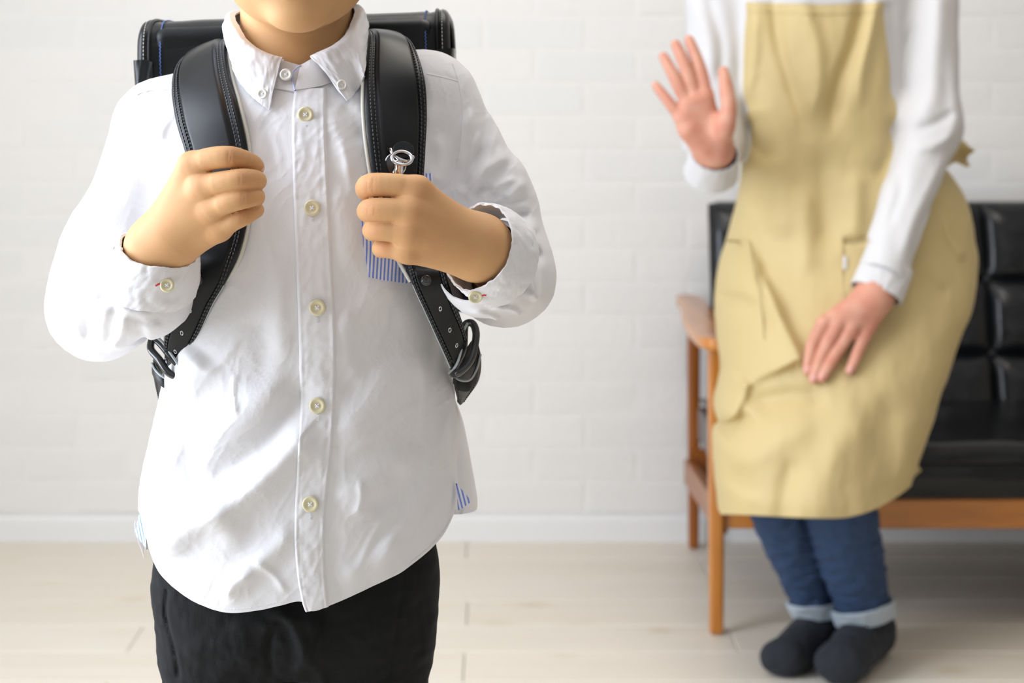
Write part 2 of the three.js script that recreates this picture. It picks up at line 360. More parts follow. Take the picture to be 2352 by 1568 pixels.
// left wall round a glass door, front wall round a wide window
{
  const z0 = -2.16, z1 = -0.60, y1 = 2.14;
  struct('wall_left', join([box(XL - 0.12, XL, -0.1, TOP, WALL - 0.14, z0), box(XL - 0.12, XL, -0.1, TOP, z1, ZF + 0.14), box(XL - 0.12, XL, y1, TOP, z0, z1)]), wallPaint);
  const w1 = new THREE.Group(); w1.name = 'window_1'; w1.userData = { kind: 'structure' }; scene.add(w1);
  const fr = mat({ color: new THREE.Color(0.72, 0.72, 0.72), roughness: 0.4 }), gl = mat({ color: 0xffffff, transmission: 1, thickness: 0, roughness: 0.02, ior: 1.5 });
  const a = XL - 0.09, b = XL - 0.04, t = 0.045, mid = (z0 + z1) / 2;
  part('window_frame', join([box(a, b, 0, t, z0, z1), box(a, b, y1 - t, y1, z0, z1), box(a, b, t, y1 - t, z0, z0 + t), box(a, b, t, y1 - t, z1 - t, z1), box(a, b, t, y1 - t, mid - t / 2, mid + t / 2)]), fr, w1);
  part('pane', box(a + 0.02, a + 0.024, t, y1 - t, z0 + t, mid - t / 2), gl, w1); part('pane', box(a + 0.02, a + 0.024, t, y1 - t, mid + t / 2, z1 - t), gl, w1);
  const X0 = -1.55, X1 = 1.95, Y0 = 0.68, Y1 = 2.22;
  struct('wall_front', join([box(XL - 0.1, X0, -0.1, TOP, ZF, ZF + 0.12), box(X1, XR + 0.1, -0.1, TOP, ZF, ZF + 0.12), box(X0, X1, -0.1, Y0, ZF, ZF + 0.12), box(X0, X1, Y1, TOP, ZF, ZF + 0.12)]), wallPaintWarm);
  const w2 = new THREE.Group(); w2.name = 'window_2'; w2.userData = { kind: 'structure' }; scene.add(w2);
  const c = ZF + 0.04, d = ZF + 0.09, xm = (X0 + X1) / 2;
  part('window_frame', join([box(X0, X1, Y0, Y0 + t, c, d), box(X0, X1, Y1 - t, Y1, c, d), box(X0, X0 + t, Y0 + t, Y1 - t, c, d), box(X1 - t, X1, Y0 + t, Y1 - t, c, d), box(xm - t / 2, xm + t / 2, Y0 + t, Y1 - t, c, d)]), fr, w2);
  part('pane', box(X0 + t, xm - t / 2, Y0 + t, Y1 - t, c + 0.02, c + 0.024), gl, w2); part('pane', box(xm + t / 2, X1 - t, Y0 + t, Y1 - t, c + 0.02, c + 0.024), gl, w2);
}

// ceiling lamp: a flat square diffuser in a white frame, over the space between the child and the wall
{
  const x = 0.40, z = -2.25, lamp = thing('ceiling_lamp', 'flat square white ceiling lamp above the floor before the sofa', 'lamp', V(x, TOP, z)), w = 0.62;
  part('frame', join([box(x - w, x + w, TOP - 0.06, TOP, z - w, z - w + 0.03), box(x - w, x + w, TOP - 0.06, TOP, z + w - 0.03, z + w), box(x - w, x - w + 0.03, TOP - 0.06, TOP, z - w + 0.03, z + w - 0.03), box(x + w - 0.03, x + w, TOP - 0.06, TOP, z - w + 0.03, z + w - 0.03)]), trimWhite, lamp);
  part('diffuser', box(x - w + 0.03, x + w - 0.03, TOP - 0.045, TOP - 0.035, z - w + 0.03, z + w - 0.03), mat({ color: 0xffffff, emissive: 0xfff7ec, emissiveIntensity: 0.9, roughness: 0.6 }), lamp);
  const l = new THREE.RectAreaLight(0xfff6ea, 3.8, 2 * w - 0.08, 2 * w - 0.08); l.name = 'ceiling_lamp_light'; l.position.set(x, TOP - 0.065, z); l.lookAt(x, 0, z); scene.add(l);
}

// ---------------------------------------------------------------- the sofa against the wall
const wood = tex(512, 512, (u, v) => { const s = periodic(u, v, 4, 30, 3) * 0.5 + periodic(u, v, 9, 70, 6) * 0.4; return [0.74 + 0.10 * s, 0.455 + 0.08 * s, 0.12 + 0.05 * s]; }, true);
const woodMat = mat({ map: wood, roughness: 0.33, clearcoat: 0.7, clearcoatRoughness: 0.2 });
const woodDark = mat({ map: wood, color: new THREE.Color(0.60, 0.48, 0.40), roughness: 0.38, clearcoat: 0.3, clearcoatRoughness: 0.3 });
const hideBump = tex(256, 256, (u, v) => 0.5 + 0.22 * periodic(u, v, 30, 30, 9) + 0.25 * periodic(u, v, 7, 9, 2));
const hide = mat({ color: new THREE.Color(0.0075, 0.0085, 0.0098), roughness: 0.24, specularIntensity: 0.8, bumpMap: hideBump, bumpScale: 0.0006 });
const setUV = (g, fn) => { const p = g.attributes.position, u = new Float32Array(p.count * 2); for (let i = 0; i < p.count; i++) { const q = fn(p.getX(i), p.getY(i), p.getZ(i)); u[2 * i] = q[0]; u[2 * i + 1] = q[1]; } g.setAttribute('uv', new THREE.BufferAttribute(u, 2)); return g; };
const woodUp = (g) => setUV(g, (x, y, z) => [y * 1.2, (x + z) * 1.2]), woodAlong = (g) => setUV(g, (x, y, z) => [(x + z) * 1.2, y * 1.2]);
{
  const X0 = 0.372, X1 = 1.645, sofa = thing('sofa', 'two-seat sofa with buttoned black leather cushions on an orange-brown wooden frame', 'sofa', V(1.0, 0, -3.45));
  const leg = (x, z, y1, r0, r1, m) => { // slightly tapered square leg with rounded corners
    const g = new RoundedBoxGeometry(2 * r1, y1, 2 * r1, 3, 0.008).translate(0, y1 / 2, 0), p = g.attributes.position;
    for (let i = 0; i < p.count; i++) { const k = lerp(r0 / r1, 1, p.getY(i) / y1); p.setX(i, p.getX(i) * k); p.setZ(i, p.getZ(i) * k); }
    g.computeVertexNormals();
    part('leg', woodUp(g.translate(x, 0, z)), m, sofa);
  };
  leg(X0 - 0.009, -3.19, 0.487, 0.0118, 0.0145, woodMat); leg(X1, -3.19, 0.487, 0.0118, 0.0145, woodMat);
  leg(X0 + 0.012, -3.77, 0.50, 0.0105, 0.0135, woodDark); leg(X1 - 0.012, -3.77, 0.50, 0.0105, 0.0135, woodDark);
  for (const [x, sgn] of [[X0 - 0.006, -1], [X1, 1]]) { // flat paddle armrest, broad in the middle, rounded at the front
    const s = new THREE.Shape(), pts = [[0.026, 0.05], [0.03, 0.0], [0.012, -0.024], [-0.014, -0.026], [-0.027, 0.0], [-0.033, 0.10], [-0.032, 0.22], [-0.024, 0.36], [-0.012, 0.5], [-0.006, 0.61], [0.016, 0.61], [0.024, 0.4]];
    const c = spline(pts.map(([a, b]) => V(a * -sgn, b, 0)), true).getPoints(80);
    c.forEach((q, i) => i ? s.lineTo(q.x, q.y) : s.moveTo(q.x, q.y));
    const g = new THREE.ExtrudeGeometry(s, { depth: 0.010, bevelEnabled: true, bevelThickness: 0.006, bevelSize: 0.006, bevelSegments: 3 }).rotateX(-Math.PI / 2).translate(x, 0.489, -3.165);
    part('armrest', woodAlong(toCreasedNormals(g, 0.7)), woodMat, sofa);
  }
  part('front_rail', woodAlong(box(X0 + 0.004, X1 - 0.004, 0.176, 0.2275, -3.215, -3.19, 0.004)), woodMat, sofa);
  for (const x of [X0 + 0.002, X1 - 0.002]) {
    const g = box(x - 0.010, x + 0.010, 0, 0.05, -3.76, -3.2, 0.004), p = g.attributes.position;
    for (let i = 0; i < p.count; i++) p.setY(i, p.getY(i) + lerp(0.165, 0.13, (-3.2 - p.getZ(i)) / 0.56));
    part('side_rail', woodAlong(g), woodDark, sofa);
  }
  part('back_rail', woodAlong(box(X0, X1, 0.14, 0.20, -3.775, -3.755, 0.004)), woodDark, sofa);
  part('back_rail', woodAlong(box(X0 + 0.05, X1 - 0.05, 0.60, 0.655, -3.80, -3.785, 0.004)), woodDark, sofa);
  // seat cushion: thick rounded slab with a pillowed roll along the back
  {
    const rows = [], N = 60, M = 44, x0 = X0 + 0.012, x1 = X1 - 0.012;
    for (let j = 0; j <= M; j++) {
      const t = j / M, row = [];
      for (let i = 0; i <= N; i++) {
        const u = i / N, e = Math.pow(Math.abs(2 * u - 1), 10), x = lerp(x0 + 0.004, x1 - 0.004, u);
        // outline in side view: front bottom, front face, front edge, top, back
        let y, z;
        if (t < 0.3) { const q = t / 0.3; y = lerp(0.229, 0.296, q); z = -3.185 + 0.010 * Math.sin(q * Math.PI); }
        else if (t < 0.45) { const q = (t - 0.3) / 0.15, a = q * Math.PI / 2; y = 0.296 + 0.024 * Math.sin(a); z = -3.185 - 0.03 * (1 - Math.cos(a)); }
        else { const q = (t - 0.45) / 0.55; y = 0.32 + 0.012 * Math.sin(q * Math.PI) - 0.004 * q; z = lerp(-3.215, -3.72, q); }
        y -= e * 0.012; z -= e * 0.008;
        y += 0.0016 * noise2(x * 9, z * 14) * (t > 0.4 ? 1 : 0.3); z += 0.002 * noise2(x * 7 + 5, y * 30) * (t < 0.45 ? 1 : 0);
        row.push(V(x, y, z));
      }
      rows.push(row);
    }
    const top = geom(sheet(rows.map((r) => r.slice()), false), (x, y, z) => [x * 4, (y - z) * 4]);
    part('seat_cushion', join([top, setUV(box(x0, x1, 0.228, 0.296, -3.70, -3.20, 0.01), (x, y, z) => [x * 4, (y + z) * 4])]), hide, sofa);
    const pip = []; for (let i = 0; i <= 20; i++) { const x = lerp(x0, x1, i / 20); pip.push(V(x, 0.2915 + 0.001 * noise2(x * 6, 3), -3.1755)); }
    part('piping', tube(pip, 0.0022, 60, 6), hide, sofa);
  }
  // back cushion: a leaning slab whose front is quilted in square panels, with a button at each crossing
  {
    const lean = (yy) => lerp(-3.585, -3.70, (yy - 0.29) / 0.41), x0 = 0.406, x1 = 1.612;
    const back = part('back_cushion', (() => { const g = box(x0 + 0.004, x1 - 0.004, 0.262, 0.692, -0.05, 0.018, 0.022), p = g.attributes.position; for (let i = 0; i < p.count; i++) p.setZ(i, p.getZ(i) + lean(p.getY(i)) - 0.03); g.computeVertexNormals(); return setUV(g, (x, y) => [x * 4, y * 4]); })(), hide, sofa);
    const ys = [0.268, 0.407, 0.5455, 0.690], cols = 9, r3 = rng(5);
    for (let c = 0; c < cols; c++) for (let r = 0; r < 3; r++) {
      const a = lerp(x0, x1, c / cols), b = lerp(x0, x1, (c + 1) / cols), y0 = ys[r], y1 = ys[r + 1], N = 16, rows = [], s1 = r3() * 9, bulge = 0.021 + 0.005 * r3();
      for (let j = 0; j <= N; j++) {
        const row = [];
        for (let i = 0; i <= N; i++) {
          const u = i / N, v = j / N, ku = 1 - Math.pow(Math.abs(2 * u - 1), 3.2), kv = 1 - Math.pow(Math.abs(2 * v - 1), 3.2), y = lerp(y0, y1, v), x = lerp(a, b, u);
          const crease = 0.004 * Math.max(0, noise2(u * 2.2 + s1, v * 2.2)) * ku * kv;
          row.push(V(x, y, lean(y) - 0.012 + bulge * Math.pow(ku * kv, 0.55) + crease));
        }
        rows.push(row);
      }
      part('panel', geom(sheet(rows), (x, y) => [x * 4, y * 4]), hide, back);
    }
    for (let c = 1; c < cols; c++) for (let r = 1; r < 3; r++) {
      const y = ys[r], g = new THREE.SphereGeometry(0.0085, 14, 8).scale(1, 1, 0.55).translate(lerp(x0, x1, c / cols), y, lean(y) - 0.007);
      part('button', g, hide, back);
    }
  }
}
// ---------------------------------------------------------------- cloth and skin materials
const weave = tex(512, 512, (u, v, i, j) => {
  const cr = 1 - Math.abs(periodic(u, v, 7, 6, 3)), cr2 = 1 - Math.abs(periodic(u, v, 15, 13, 11));
  return 0.25 + 0.30 * cr * cr * cr + 0.16 * cr2 * cr2 + 0.06 * (((i >> 1) + (j >> 1)) & 1) + 0.07 * periodic(u, v, 90, 90, 6);
});
const slub = tex(512, 512, (u, v) => 0.5 + 0.22 * periodic(u, v, 8, 150, 3) + 0.22 * periodic(u, v, 150, 8, 7));
const rep = (t, r) => { const c = t.clone(); c.repeat.set(r, r); c.needsUpdate = true; return c; };
const cotton = mat({ color: new THREE.Color(0.815, 0.812, 0.83), roughness: 0.88, bumpMap: rep(weave, 6), bumpScale: 0.00035, sheen: 0.15, sheenRoughness: 0.6, sheenColor: new THREE.Color(1, 1, 1) });
const jersey = mat({ color: new THREE.Color(0.0095, 0.0102, 0.0106), roughness: 0.95, specularIntensity: 0.5, bumpMap: rep(slub, 10), bumpScale: 0.0004, sheen: 0.5, sheenRoughness: 0.45, sheenColor: new THREE.Color(0.12, 0.13, 0.15) });
const skinBump = tex(512, 512, (u, v) => 0.5 + 0.2 * periodic(u, v, 60, 60, 3) + 0.2 * periodic(u, v, 140, 140, 8));
const skin = mat({ vertexColors: true, roughness: 0.60, bumpMap: rep(skinBump, 16), bumpScale: 0.00011, specularIntensity: 0.7, sheen: 0.2, sheenColor: new THREE.Color(0.9, 0.5, 0.35), sheenRoughness: 0.5 });

// ---------------------------------------------------------------- the child
const child = thing('person', 'child in a white button-down shirt and black trousers holding the straps of a school bag', 'person', P(680, 900, 1.54).setY(0));
const hemFrontX = [300, 325, 345, 370, 410, 450, 520, 600, 650, 695, 715, 760, 850, 930, 1010, 1040, 1052, 1070], hemFrontY = [1215, 1285, 1325, 1348, 1372, 1390, 1405, 1396, 1384, 1376, 1398, 1386, 1351, 1318, 1266, 1222, 1195, 1150];
const hemAt = curve1(hemFrontX, hemFrontY);
const toPx = (x, d) => CX + x * F / d, toPy = (y, d) => CY + (EYE - y) * F / d;

const torso = trunk([
  [150, 520, 850, 1.510, 1.56, 1.60], [190, 470, 900, 1.491, 1.555, 1.605], [225, 430, 950, 1.480, 1.552, 1.61], [260, 395, 1005, 1.471, 1.55, 1.615], [350, 368, 1030, 1.459, 1.545, 1.62],
  [450, 372, 1040, 1.453, 1.54, 1.62], [600, 385, 1034, 1.448, 1.54, 1.615], [750, 388, 1028, 1.447, 1.54, 1.61], [880, 376, 1036, 1.445, 1.54, 1.61], [1000, 350, 1044, 1.442, 1.54, 1.615],
  [1120, 326, 1050, 1.441, 1.54, 1.62], [1250, 324, 1044, 1.442, 1.54, 1.625], [1330, 334, 1040, 1.444, 1.54, 1.63], [1440, 345, 1030, 1.447, 1.54, 1.635]], 2.25);
// shoulders and sleeves: [from, to, radii]
const shoulders = blend(0.03, cone(P(560, 212, 1.56), P(385, 284, 1.555), 0.033, 0.036), cone(P(800, 185, 1.56), P(962, 222, 1.555), 0.033, 0.034));
const armL = blend(0.03, cone(P(364, 304, 1.55), P(264, 590, 1.545), 0.0365, 0.0385), cone(P(264, 590, 1.545), P(230, 704, 1.53), 0.0385, 0.0345), cone(P(229, 706, 1.525), P(330, 668, 1.45), 0.0365, 0.030), cone(P(330, 668, 1.45), P(361, 575, 1.43), 0.030, 0.0265));
const armR = blend(0.03, cone(P(992, 240, 1.55), P(1114, 500, 1.55), 0.039, 0.0385), cone(P(1114, 500, 1.55), P(1160, 640, 1.53), 0.0385, 0.032), cone(P(1162, 634, 1.525), P(1118, 614, 1.455), 0.0345, 0.031), cone(P(1118, 614, 1.455), P(1095, 580, 1.415), 0.031, 0.027));

// the folds seen in the cloth
const folds = new Folds(60, 1330, 40, 1460, 2.5, 1.47);
{
  const s = (pts, w, mm, side, tp) => folds.stroke(pts, w, mm, side, tp);
  // wearer's right half: broad folds running up to the placket
  s([[325, 1300], [440, 1195], [560, 1125], [690, 995]], 42, 9.5, 0.2, 2);
  s([[430, 1120], [550, 1062], [640, 985], [690, 900]], 34, -8.0, 0, 2); s([[420, 1020], [550, 950], [690, 830]], 48, 6.0);
  s([[370, 930], [430, 870], [470, 800]], 46, 7.83);
  s([[350, 1150], [430, 1130], [520, 1180], [560, 1270]], 34, 4.31);
  s([[470, 960], [440, 1060], [470, 1130]], 26, -4.31);
  s([[520, 1370], [570, 1300], [650, 1230], [690, 1180]], 26, 4.70);
  s([[590, 1255], [640, 1300], [672, 1345]], 9, 1.96);
  s([[530, 1360], [545, 1320], [600, 1290]], 14, 2.35);
  s([[548, 840], [545, 890], [556, 950]], 7, 1.76);
  s([[600, 700], [612, 800], [600, 900]], 34, -3.13); s([[640, 560], [650, 700], [655, 850]], 26, 2.35);
  s([[575, 300], [590, 420], [630, 560]], 30, 2.74); s([[600, 260], [630, 330], [660, 420]], 22, -2.35);
  s([[350, 1100], [370, 1050], [360, 1000]], 30, 4.31);
  // wearer's left half
  s([[770, 1010], [880, 900], [985, 800]], 44, 4.31); s([[775, 900], [850, 820], [930, 700]], 36, -3.13); s([[770, 760], [850, 680], [930, 640]], 26, 2.93);
  s([[860, 1340], [900, 1250], [960, 1160], [1000, 1060], [1035, 930]], 20, 4.31, 0.3); s([[905, 1340], [950, 1240], [1000, 1150]], 11, 2.35);
  s([[780, 1150], [870, 1090], [960, 1010]], 40, 3.52); s([[830, 1075], [836, 1130], [820, 1170]], 9, 2.15); s([[850, 1170], [900, 1120], [920, 1060]], 22, -2.35);
  s([[1030, 880], [1036, 1000], [1046, 1110]], 12, 2.93); s([[780, 1320], [860, 1270], [930, 1220]], 26, 2.35); s([[1005, 700], [1010, 800], [1000, 900]], 18, -3.92);
  s([[745, 240], [790, 330], [820, 420]], 22, 3.13); s([[775, 240], [815, 280], [835, 330]], 18, -2.93); s([[760, 420], [800, 500], [815, 640]], 34, 2.74); s([[790, 700], [800, 800], [830, 900]], 26, 1.96);
  s([[1000, 300], [1012, 380], [1000, 440]], 18, 3.13);
  // seams: armholes, yoke
  s([[1052, 150], [1064, 250], [1058, 350], [1030, 420], [1005, 460]], 7, -0.45, 0, 0); s([[980, 168], [1040, 182]], 7, -0.35, 0, 0);
  s([[284, 228], [330, 210], [400, 205]], 7, -0.35, 0, 0);
  // wearer's right sleeve
  s([[395, 250], [360, 290], [345, 340]], 16, 2.80); s([[410, 300], [388, 340], [380, 400]], 14, -2.80); s([[345, 430], [380, 470], [400, 520]], 13, 3.08); s([[372, 420], [400, 455], [420, 500]], 11, -3.08);
  s([[400, 370], [330, 400], [240, 440]], 34, 2.80); s([[335, 560], [250, 580], [180, 640]], 26, 4.48, 0.3); s([[330, 585], [240, 622], [150, 700]], 22, -4.20);
  s([[270, 640], [215, 690], [165, 770]], 20, 4.76); s([[285, 670], [255, 730], [235, 815]], 18, 4.48); s([[240, 690], [200, 740], [190, 800]], 13, -3.64); s([[320, 690], [305, 745], [255, 815]], 15, 3.64); s([[350, 700], [345, 760], [300, 810]], 12, -3.08); s([[150, 640], [150, 710], [175, 780]], 15, 3.36);
  s([[300, 655], [320, 690], [390, 700]], 10, 2.24); s([[330, 720], [370, 735], [395, 720]], 10, 1.68);
  // wearer's left sleeve
  s([[1080, 250], [1060, 330], [1052, 400]], 12, 4.39); s([[1110, 330], [1075, 400], [1062, 450]], 11, -4.79); s([[1180, 360], [1110, 400], [1070, 470]], 15, 5.98, -0.3); s([[1150, 470], [1110, 440], [1075, 462]], 11, -4.79);
  s([[1228, 505], [1170, 500], [1105, 478]], 12, -6.38); s([[1240, 545], [1190, 520], [1130, 500]], 14, 6.78); s([[1252, 620], [1215, 560], [1160, 520]], 10, -4.39); s([[1235, 700], [1226, 640], [1190, 570]], 10, 4.79);
  s([[1200, 735], [1180, 700], [1120, 690]], 9, 3.59); s([[1150, 735], [1130, 712], [1070, 700]], 8, 3.19); s([[1215, 420], [1180, 450], [1160, 470]], 14, 3.59); s([[1130, 230], [1150, 320], [1140, 380]], 18, 3.19);
  for (const [p, w, mm] of [[[[1100, 300], [1085, 360], [1068, 440]], 8, 2.2], [[[1140, 300], [1120, 370], [1085, 450]], 9, 1.9], [[[1192, 415], [1150, 430], [1090, 470]], 9, 2.6], [[[1222, 470], [1180, 470], [1110, 490]], 9, -2.6], [[[1248, 585], [1205, 540], [1150, 515]], 9, 2.4], [[[1075, 240], [1082, 300], [1070, 350]], 8, 1.7], [[[1105, 240], [1112, 300], [1100, 350]], 9, -1.5], [[[1240, 680], [1200, 660], [1160, 690]], 9, 1.8],
    [[[775, 880], [860, 800], [905, 700]], 10, 1.2], [[[790, 1040], [900, 960], [960, 920]], 10, 1.1], [[[820, 1300], [870, 1200], [930, 1120]], 9, 1.2], [[[960, 800], [975, 900], [965, 1000]], 10, 1.2], [[[785, 300], [800, 380], [812, 450]], 9, 1.2], [[[610, 280], [640, 340], [655, 420]], 9, 1.0], [[[580, 420], [610, 520], [640, 600]], 10, 0.9], [[[470, 860], [520, 820], [560, 760]], 10, 1.3]]) s(p, w, mm);
  folds.blob(1190, 400, 34, 60, 5); folds.blob(1215, 690, 40, 30, 5); folds.blob(195, 640, 50, 60, 4); folds.blob(270, 790, 50, 26, 5);
  // small creases everywhere
  folds.add((x, y) => {
    const wx = x + 26 * noise2(x / 190, y / 190), wy = y + 26 * noise2(x / 170 + 40, y / 170);
    const a = 1 - Math.abs(noise2((wx + wy * 0.7) / 75, (wy - wx * 0.7) / 190 + 8)), b = 1 - Math.abs(noise2((wx - wy * 0.6) / 52 + 20, (wy + wx * 0.6) / 120));
    return 0.38 * a * a * a + 0.16 * b * b * b + 0.7 * noise2(wx / 160 + 3, wy / 240 + 3);
  });
}
const shirtSmooth = blend(0.03, torso, shoulders), sleeves = (x, y, z) => smin(armL(x, y, z), armR(x, y, z), 0.01);
const shirtRaw = (x, y, z) => smin(smin(shirtSmooth(x, y, z), armL(x, y, z), 0.022), armR(x, y, z), 0.022);
const shirtField = (x, y, z) => { const d = shirtRaw(x, y, z); return Math.abs(d) > 0.03 ? d : d - folds.at(x, y) * sstep(-1.59, -1.53, z); };
const chestZ = (px, py, off = 0) => { // front of the shirt at a photo point: depth found on the surface itself
  let d = 1.45;
  for (let i = 0; i < 4; i++) { const q = P(px, py, d), z = frontZ(shirtRawTorso, q.x, q.y, 1.3, 1.7); d = z === null ? 1.55 : -z; }
  return d - off;
};
const shirtRawTorso = (x, y, z) => { const d = shirtSmooth(x, y, z); return Math.abs(d) > 0.03 ? d : d - folds.at(x, y) * sstep(-1.59, -1.53, z); };

// cuffs end the sleeves: planes across the forearms
const cuffL = { c: P(364, 572, 1.419), n: V(0.20, 0.90, 0.38).normalize(), e: V(1, -0.235, 0.02) };
const cuffR = { c: P(1099, 567, 1.418), n: V(-0.60, 0.34, 0.72).normalize(), e: V(0.1, 1, -0.39) };
const cutPlane = (q) => (x, y, z) => Math.hypot(x - q.c.x, y - q.c.y, z - q.c.z) > 0.056 ? -1 : (x - q.c.x) * q.n.x + (y - q.c.y) * q.n.y + (z - q.c.z) * q.n.z;
const neckAxis = [P(682, 100, 1.545), P(682, 260, 1.55)];
const isLeft = (x, y, z) => armL(x, y, z) - shirtSmooth(x, y, z), isRight = (x, y, z) => armR(x, y, z) - shirtSmooth(x, y, z);
let shirtMesh = meshField(shirtField, P(90, 1470, 1.60).setZ(-1.72), P(1300, 60, 1.60).setZ(-1.34), 0.0021);
{
  const hem = (x, y, z) => { const f = sstep(-1.56, -1.52, z), py = toPy(y, 1.45), front = py - hemAt(clamp(toPx(x, 1.45), 300, 1070)), back = toPy(y, 1.6) - 1150; return (front * f + back * (1 - f)) * 1e-3; };
  const neckHole = (x, y, z) => { const t = cone(neckAxis[0], neckAxis[1], 0.049, 0.047)(x, y, z); return -t; };
    shirtMesh = clip(shirtMesh, hem); shirtMesh = clip(shirtMesh, neckHole);
}
const shirtUV = (x, y, z) => [Math.atan2(x - P(690, 0, 1.54).x, z + 1.54) * 0.12, y];
const sleeveUV = (q) => (x, y, z) => [Math.atan2(x - P(q, 600, 1.52).x, z + 1.56) * 0.05, y];
const headCut = (m, g) => [clip(m, g), clip(m, (x, y, z) => -g(x, y, z))];
let [sleeveLM, restM] = headCut(shirtMesh, (x, y, z) => Math.max(isLeft(x, y, z) + 0.004, -1));
let [sleeveRM, bodyM] = headCut(restM, (x, y, z) => isRight(x, y, z) + 0.004);
sleeveLM = clip(sleeveLM, (x, y, z) => cutPlane(cuffL)(x, y, z) + 0.008); sleeveRM = clip(sleeveRM, (x, y, z) => cutPlane(cuffR)(x, y, z) + 0.012);
const shirt = part('shirt', geom(solid(bodyM, 0.0011), shirtUV), cotton, child, 'white cotton button-down shirt');
part('sleeve', geom(solid(sleeveLM, 0.0011), sleeveUV(240)), cotton, shirt);
part('sleeve', geom(solid(sleeveRM, 0.0011), sleeveUV(1130)), cotton, shirt);

// raised seams of the armhole and the yoke, lying on the cloth
{
  const on = (px, py) => { let d = 1.5; for (let i = 0; i < 4; i++) { const q = P(px, py, d), z = frontZ(shirtField, q.x, q.y, 1.3, 1.7); d = z === null ? 1.54 : -z; } return P(px, py, d + 0.00035); };
  const seam = (pts) => { const c = spline(pts.map(([x, y]) => V(x, y, 0))).getPoints(40); return tube(c.map((q) => on(q.x, q.y)), 0.0008, 90, 10); }, plain = mat({ color: new THREE.Color(0.82, 0.815, 0.83), roughness: 0.9 });
  part('seam', join([seam([[1040, 148], [1054, 195], [1062, 260], [1059, 330], [1048, 385], [1030, 425]]), seam([[980, 170], [1010, 176], [1052, 187]])]), plain, shirt);
  part('seam', join([seam([[294, 232], [330, 212], [398, 206]])]), plain, shirt);
}
// placket: an applied strip with a crisp edge
const placketL = curve1([190, 260, 400, 600, 800, 1000, 1180, 1300, 1380, 1400], [665, 664, 671, 681, 688, 690, 680, 684, 697, 704]);
const placketR = curve1([190, 260, 400, 600, 800, 1000, 1180, 1300, 1390, 1400], [738, 742, 752, 764, 773, 767, 750, 750, 757, 757]);
{
  const rows = [], N = 190, M = 22;
  for (let j = 0; j <= N; j++) {
    const t = j / N, row = [];
    for (let i = 0; i <= M; i++) {
      const u = i / M, py = lerp(203, lerp(1399, 1388, u), t), px = lerp(placketL(py), placketR(py), u), edge = Math.min(u, 1 - u), wob = (0.00012 + 0.00022 * Math.abs(2 * u - 1)) * noise2(px / 22, py / 9) + 0.0003 * noise2(px / 30, py / 34);
      const stitch = (Math.exp(-(((u - 0.14) / 0.03) ** 2)) + Math.exp(-(((u - 0.83) / 0.03) ** 2))) * 0.0004 * (0.6 + 0.4 * Math.sin(py * 0.9));
      const off = 0.0022 * sstep(0, 0.05, edge + (u > 0.5 ? 0.0 : 0.02)) + wob - stitch;
      row.push(P(px, py, 1.45).setZ(-chestZ(px, py, off)));
    }
    rows.push(row);
  }
  part('placket', geom(solid(sheet(rows, true), 0.0018), (x, y) => [x, y]), cotton, shirt);
}
// buttons: dished discs with four holes and a knot of white thread
const horn = mat({ color: new THREE.Color(0.72, 0.66, 0.43), roughness: 0.28, clearcoat: 0.5, clearcoatRoughness: 0.2 });
const hornPale = mat({ color: new THREE.Color(0.82, 0.81, 0.76), roughness: 0.28, clearcoat: 0.5, clearcoatRoughness: 0.2 });
const thread = mat({ color: new THREE.Color(0.86, 0.85, 0.88), roughness: 0.8 });
const holeDark = mat({ color: new THREE.Color(0.35, 0.30, 0.2), roughness: 0.8 });
function button(px, py, d, r, m, tilt = [0, 0], parent = shirt) {
  const pr = [[0, 0.0011], [0.28, 0.0011], [0.45, 0.0012], [0.58, 0.0017], [0.70, 0.0021], [0.82, 0.0022], [0.93, 0.0018], [1.0, 0.0009], [0.95, 0.0002], [0.7, 0], [0, 0]].map(([a, b]) => new THREE.Vector2(a * r, b));
  const q = P(px, py, d), place = (g) => g.rotateX(Math.PI / 2).rotateX(tilt[0]).rotateY(tilt[1]).translate(q.x, q.y, q.z);
  const b = part('button', place(new THREE.LatheGeometry(pr, 32)), m, parent);
  const k = [];
  for (const a of [0.5, 2.07, 3.64, 5.21]) k.push(new THREE.CylinderGeometry(r * 0.09, r * 0.09, 0.0004, 8).translate(Math.cos(a) * r * 0.24, 0.0012, Math.sin(a) * r * 0.24));
  k.push(new THREE.CapsuleGeometry(r * 0.085, r * 0.42, 4, 8).rotateZ(Math.PI / 2).rotateY(0.78).translate(0, 0.00135, 0), new THREE.CapsuleGeometry(r * 0.085, r * 0.42, 4, 8).rotateZ(Math.PI / 2).rotateY(-0.78).translate(0, 0.0015, 0));
  const th = part('thread', place(join(k)), thread, shirt);
  return b;
}
for (const [x, y] of [[702, 263], [717, 477], [729, 706], [729, 931], [713, 1157]]) {
  button(x, y, chestZ(x, y, 0.0026), 0.0064, horn, [-0.03, 0]);
  const bh = []; for (let i = 0; i < 7; i++) bh.push(new THREE.CapsuleGeometry(0.00022, 0.0016, 2, 5).rotateZ(Math.PI / 2 + (i % 2 ? 0.2 : -0.2)).translate(0, -0.0085 + i * -0.00062 + 0.0016, 0));
  const d = chestZ(x, y + 26, 0.0024), q = P(x + 1, y + 1, d); part('buttonhole', join(bh).translate(q.x, q.y - 0.0005, q.z + 0.0002), thread, shirt);
}
